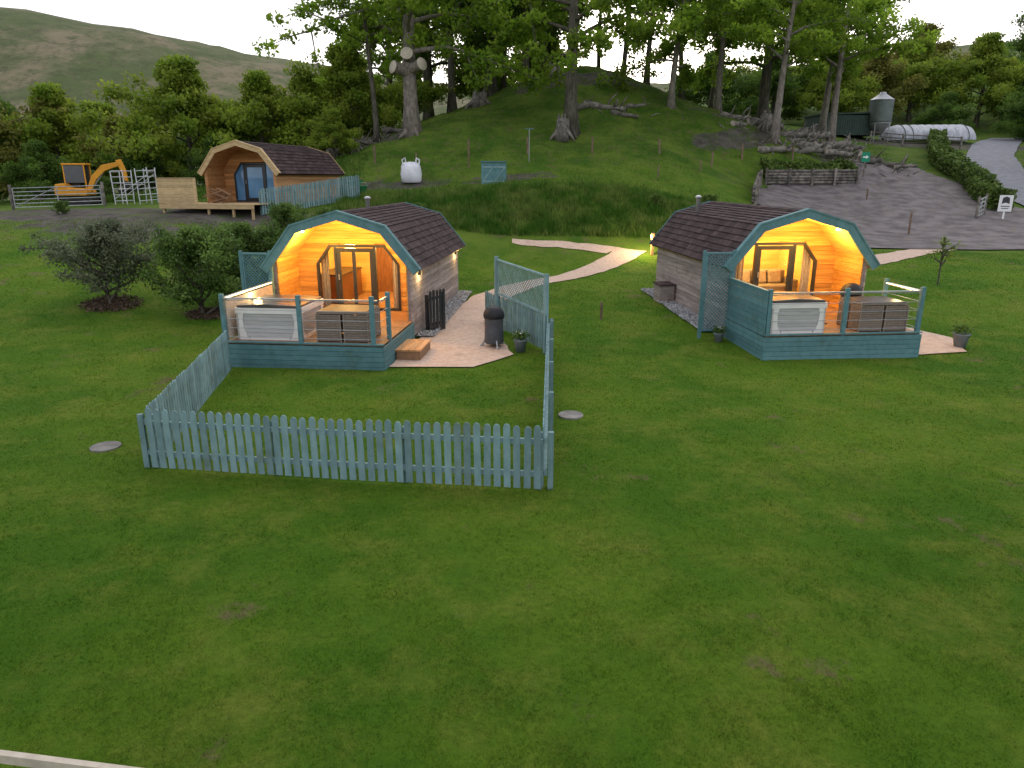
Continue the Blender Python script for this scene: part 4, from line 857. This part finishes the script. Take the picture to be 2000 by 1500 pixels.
# ------------------------------------------------------------ excavator
e=empty('mini_excavator',-25.7,44.0,None,.12,'orange mini excavator with raised digging arm','excavator',sc=1.0)
for sy in (-1,1):
    mb=MB(); k=20; L2,rr=.75,.22; prof=[]
    for j in range(k):
        a=6.283*j/k; prof.append(((L2 if math.cos(a)>0 else -L2)+rr*math.cos(a),.24+rr*math.sin(a)))
    y0=sy*.72-.14; mb.prism(prof,y0,y0+.28); mb.obj('track',RUB,e)
MB().box(-.5,.5,-.5,.5,.3,.5).obj('undercarriage',RUB,e); MB().box(.75,.85,-.85,.85,.1,.42).obj('blade',RUB,e)
MB().prism([(-1.0,.55),(.7,.55),(.75,.75),(.6,.95),(-.3,1.0),(-.5,1.25),(-.95,1.2),(-1.05,.9)],-.7,.7).obj('body',ORANGE,e,bevel=.04)
mb=MB()
for px,py in ((-.65,-.02),(-.65,.65),(.55,.65),(.5,-.02)): mb.box(px-.035,px+.035,py-.035,py+.035,.95,2.28,.5)
cab=mb.box(-.72,.62,-.08,.72,2.28,2.38,.5).obj('cab',ORANGE,e,bevel=.02)
MB().box(-.62,.46,-.04,-.01,1.28,2.25).box(-.62,.5,.64,.66,1.28,2.25).box(.5,.52,.02,.61,1.1,2.25).box(-.68,-.66,.02,.61,1.2,2.2).obj('window',nmat('dark_cab_glass',(.02,.025,.03),(.04,.045,.05),2,(1,1,1),.1,0,tint=0,spec=.7),cab)
MB().box(-.35,.1,.15,.5,1.0,1.35).box(-.4,-.3,.15,.5,1.35,1.85).obj('seat',RUB,cab)
MB().prism([(.6,.75),(.85,.7),(1.25,1.45),(1.8,1.95),(2.7,2.25),(2.7,2.48),(1.65,2.28),(1.0,1.65)],-.42,-.22).obj('boom',ORANGE,e,bevel=.02)
MB().prism([(2.45,2.55),(2.75,2.6),(2.95,2.0),(3.0,1.3),(2.85,1.3),(2.65,2.0)],-.40,-.24).obj('arm',ORANGE,e,bevel=.02)
MB().prism([(2.75,1.4),(3.05,1.35),(3.1,1.05),(2.9,.7),(2.5,.65),(2.45,.85),(2.7,.9),(2.8,1.1)],-.62,-.02).obj('bucket',RUB,e)
MB().tube([(.95,-.32,.95),(1.65,-.32,1.85)],.05,8).obj('hydraulic_ram',METAL,e)
e=empty('scaffold_tower',-21.8,43,None,.1,'aluminium scaffold tower frames with ladder rungs','scaffold'); mb=MB()
for y0,tl in ((-.5,.0),(.5,.25)):
    for x0 in (-1.0,-.35,.35,1.0): mb.tube([(x0,y0,0),(x0+tl*.4-.1,y0+.1,1.95+.1*x0)],.03,6)
    for k in range(6): mb.tube([(-1.0,y0,.2+k*.33),(-.35,y0,.2+k*.33)],.022,6).tube([(.35,y0,.2+k*.33),(1.0,y0,.25+k*.33)],.022,6)
    mb.tube([(-1,y0,.3),(1,y0,1.7)],.02,6).tube([(-.35,y0,1.1),(.35,y0,1.1)],.02,6)
for x0 in (-1,1): mb.tube([(x0,-.5,.4),(x0,.5,.4)],.022,6).tube([(x0,-.5,1.8),(x0,.5,1.8)],.022,6)
mb.obj('frame',ALU,e)
def fgate(a,b,h,lb,rungs=6):
    a=Vector(a);b=Vector(b);L_=(b-a).length;e=empty('field_gate',a.x,a.y,None,math.atan2((b-a).y,(b-a).x),lb,'gate'); zb=H(*b)-H(*a); mb=MB()
    for k in range(rungs): mb.tube([(0,0,.12+(h-.12)*k/(rungs-1)),(L_,0,zb+.12+(h-.12)*k/(rungs-1))],.028,6)
    for c in (0,.5,1): mb.tube([(L_*c,0,.1+zb*c),(L_*c,0,h+zb*c+.02)],.03,6)
    mb.tube([(0,0,.15),(L_*.5,0,h+zb*.5)],.022,6)
    mb.obj('bars',METAL,e); MB().tube([(-.12,0,-.1),(-.12,0,h+.2)],.08,8).obj('post',DEADW,e); MB().tube([(L_+.12,0,-.1+zb),(L_+.12,0,h+.2+zb)],.08,8).obj('post',DEADW,e)
fgate((-27.6,41),(-23,41.5),1.15,'galvanised steel field gate near the excavator'); fgate((28.2,44.6),(29.2,45.6),1.1,'small galvanised gate by the hedge end',5)
e=empty('sign',29.6,44.3,None,-.5,'white notice board with dark emblem on a post by the lane','sign'); MB().box(-.05,.05,.02,.1,0,1.4).obj('post',WHITE,e); MB().box(-.35,.35,-.02,.02,.5,1.45).obj('panel',WHITE,e); mb=MB().prism([(-.2,.95),(0,1.02),(.2,.95),(.17,1.3),(0,1.38),(-.17,1.3)],-.026,-.021); mb.box(-.22,.22,-.026,-.021,.78,.83).box(-.18,.18,-.026,-.021,.66,.70).obj('emblem',DARK,e)
e=empty('sign',26.6,56.5,None,-.3,'small green notice board with white arrow on a post','sign'); MB().tube([(0,0.05,0),(0,.05,1.7)],.045,8).obj('post',DEADW,e); MB().box(-.28,.28,-.02,.0,1.15,1.85).obj('panel',SIGNG,e); MB().prism([(-.18,1.45),(.02,1.45),(.02,1.36),(.2,1.5),(.02,1.64),(.02,1.55),(-.18,1.55)],-.026,-.021).obj('arrow',WHITE,e)
# ------------------------------------------------------------ silo, shed, polytunnel
e=empty('feed_silo',38.6,80,None,0,'grey steel feed silo with conical roof','silo',sc=.88)
MB().lathe([(.35,.7),(1.3,2.0),(1.3,2.05)],k=24).obj('hopper',METAL,e,True); mb=MB()
mb.lathe([(1.29+.04*(k%2),2.05+k*.21) for k in range(13)],k=24)
mb.obj('cylinder',nmat('silo_steel',(.12,.15,.14),(.17,.20,.19),2,(1,1,1),.5,.1,metallic=.2,tint=.1),e,True); MB().lathe([(1.38,4.55),(1.3,4.65),(.35,5.3),(.35,5.45),(.05,5.5)],k=24).obj('roof',METAL,e,True)
for a in range(4): MB().tube([(1.2*math.cos(a*1.57+.78),1.2*math.sin(a*1.57+.78),-.2),(1.2*math.cos(a*1.57+.78),1.2*math.sin(a*1.57+.78),2.1)],.07,6).obj('leg',METAL,e)
e=empty('farm_shed',35.5,82,None,.1,'low dark green corrugated farm shed','shed'); mb=MB()
for k in range(26): mb.box(-3.2+k*.25,-3.2+k*.25+.18,-2.05,-2.0,0,2.0)
mb.box(-3.2,3.3,-2,2,0,2.0,.3).obj('wall',SHEDG,e); mb=MB().prism([(-3.4,2.0),(3.5,2.2),(3.5,2.35),(-3.4,2.12)],-2.2,2.2).obj('roof',SHEDG,e)
e=empty('polytunnel',44.3,81,None,-.10,'white polythene covered tunnel with hooped end','polytunnel',sc=.92); k=16
xsx=[-4.9,-4.7,-4.2]+list(np.linspace(-3.4,3.4,17))+[4.2,4.7,4.9]; scl=[.25,.62,.88]+[1-.03*(i%2) for i in range(17)]+[.88,.62,.25]
arc=[(-2.9*math.cos(math.pi*j/k),1.8*math.sin(math.pi*j/k)) for j in range(k+1)]
vs=[(x_,y_*s_,z_*s_) for x_,s_ in zip(xsx,scl) for y_,z_ in arc]; fs=[(i*(k+1)+j,i*(k+1)+j+1,(i+1)*(k+1)+j+1,(i+1)*(k+1)+j) for i in range(len(xsx)-1) for j in range(k)]
MB().add(vs,fs,.5).obj('cover',POLY,e,True); mb=MB()
for x_ in (-3.4,-2.55,3.4): mb.tube([(x_,y_*1.01,z_*1.01) for y_,z_ in arc],.04,5)
mb.obj('hoop',SHEDG,e)
fp=[(36,76),(39,75.5),(42,75),(44,74)]
e=empty('rail_fence',36,76,None,0,'dark timber rail fence before the polytunnel','fence'); zb=H(36,76)
for (x,y) in fp: MB().box(x-36-.07,x-36+.07,y-76-.07,y-76+.07,H(x,y)-zb-.2,H(x,y)-zb+1.2).obj('post',DEADW,e)
for hh in (.4,.75,1.1):
    MB().tube([(a[0]-36,a[1]-76,H(*a)-zb+hh) for a in fp],.05,5).obj('rail',DEADW,e)
# ------------------------------------------------------------ world, fill light, camera
w=bpy.data.worlds.new('World'); S.world=w; w.use_nodes=True; nt=w.node_tree; bg=nt.nodes['Background']
sk=nt.nodes.new('ShaderNodeTexSky'); sk.sky_type='NISHITA'; sk.sun_disc=False; sk.sun_elevation=math.radians(6); sk.sun_rotation=math.radians(10); sk.dust_density=1.5
hs=nt.nodes.new('ShaderNodeHueSaturation'); hs.inputs['Saturation'].default_value=.4; nt.links.new(sk.outputs[0],hs.inputs['Color'])
mx=mixc(nt,.6,hs.outputs[0],(5.5,5.5,6.1)); nt.links.new(mx,bg.inputs[0]); bg.inputs[1].default_value=.27
sl=bpy.data.lights.new('sky_fill','SUN'); sl.energy=1.0; sl.angle=math.radians(60); sl.color=(1,.95,.88); so=bpy.data.objects.new('sky_fill',sl); COL.objects.link(so); so.rotation_euler=(math.radians(-40),0,math.radians(-10)); so['label']='soft fill light added to brighten the ground'  # wide lamp added as soft sky fill over the ground, after sunset
c=bpy.data.cameras.new('camera'); co=bpy.data.objects.new('camera',c); COL.objects.link(co); co.location=(0,0,4.4); co.rotation_euler=(math.radians(90-16.06),0,0); c.lens=25.2; c.sensor_width=36; c.clip_start=.1; c.clip_end=3000; S.camera=co
S.view_settings.view_transform='Standard'; S.view_settings.look='None'; S.view_settings.exposure=0
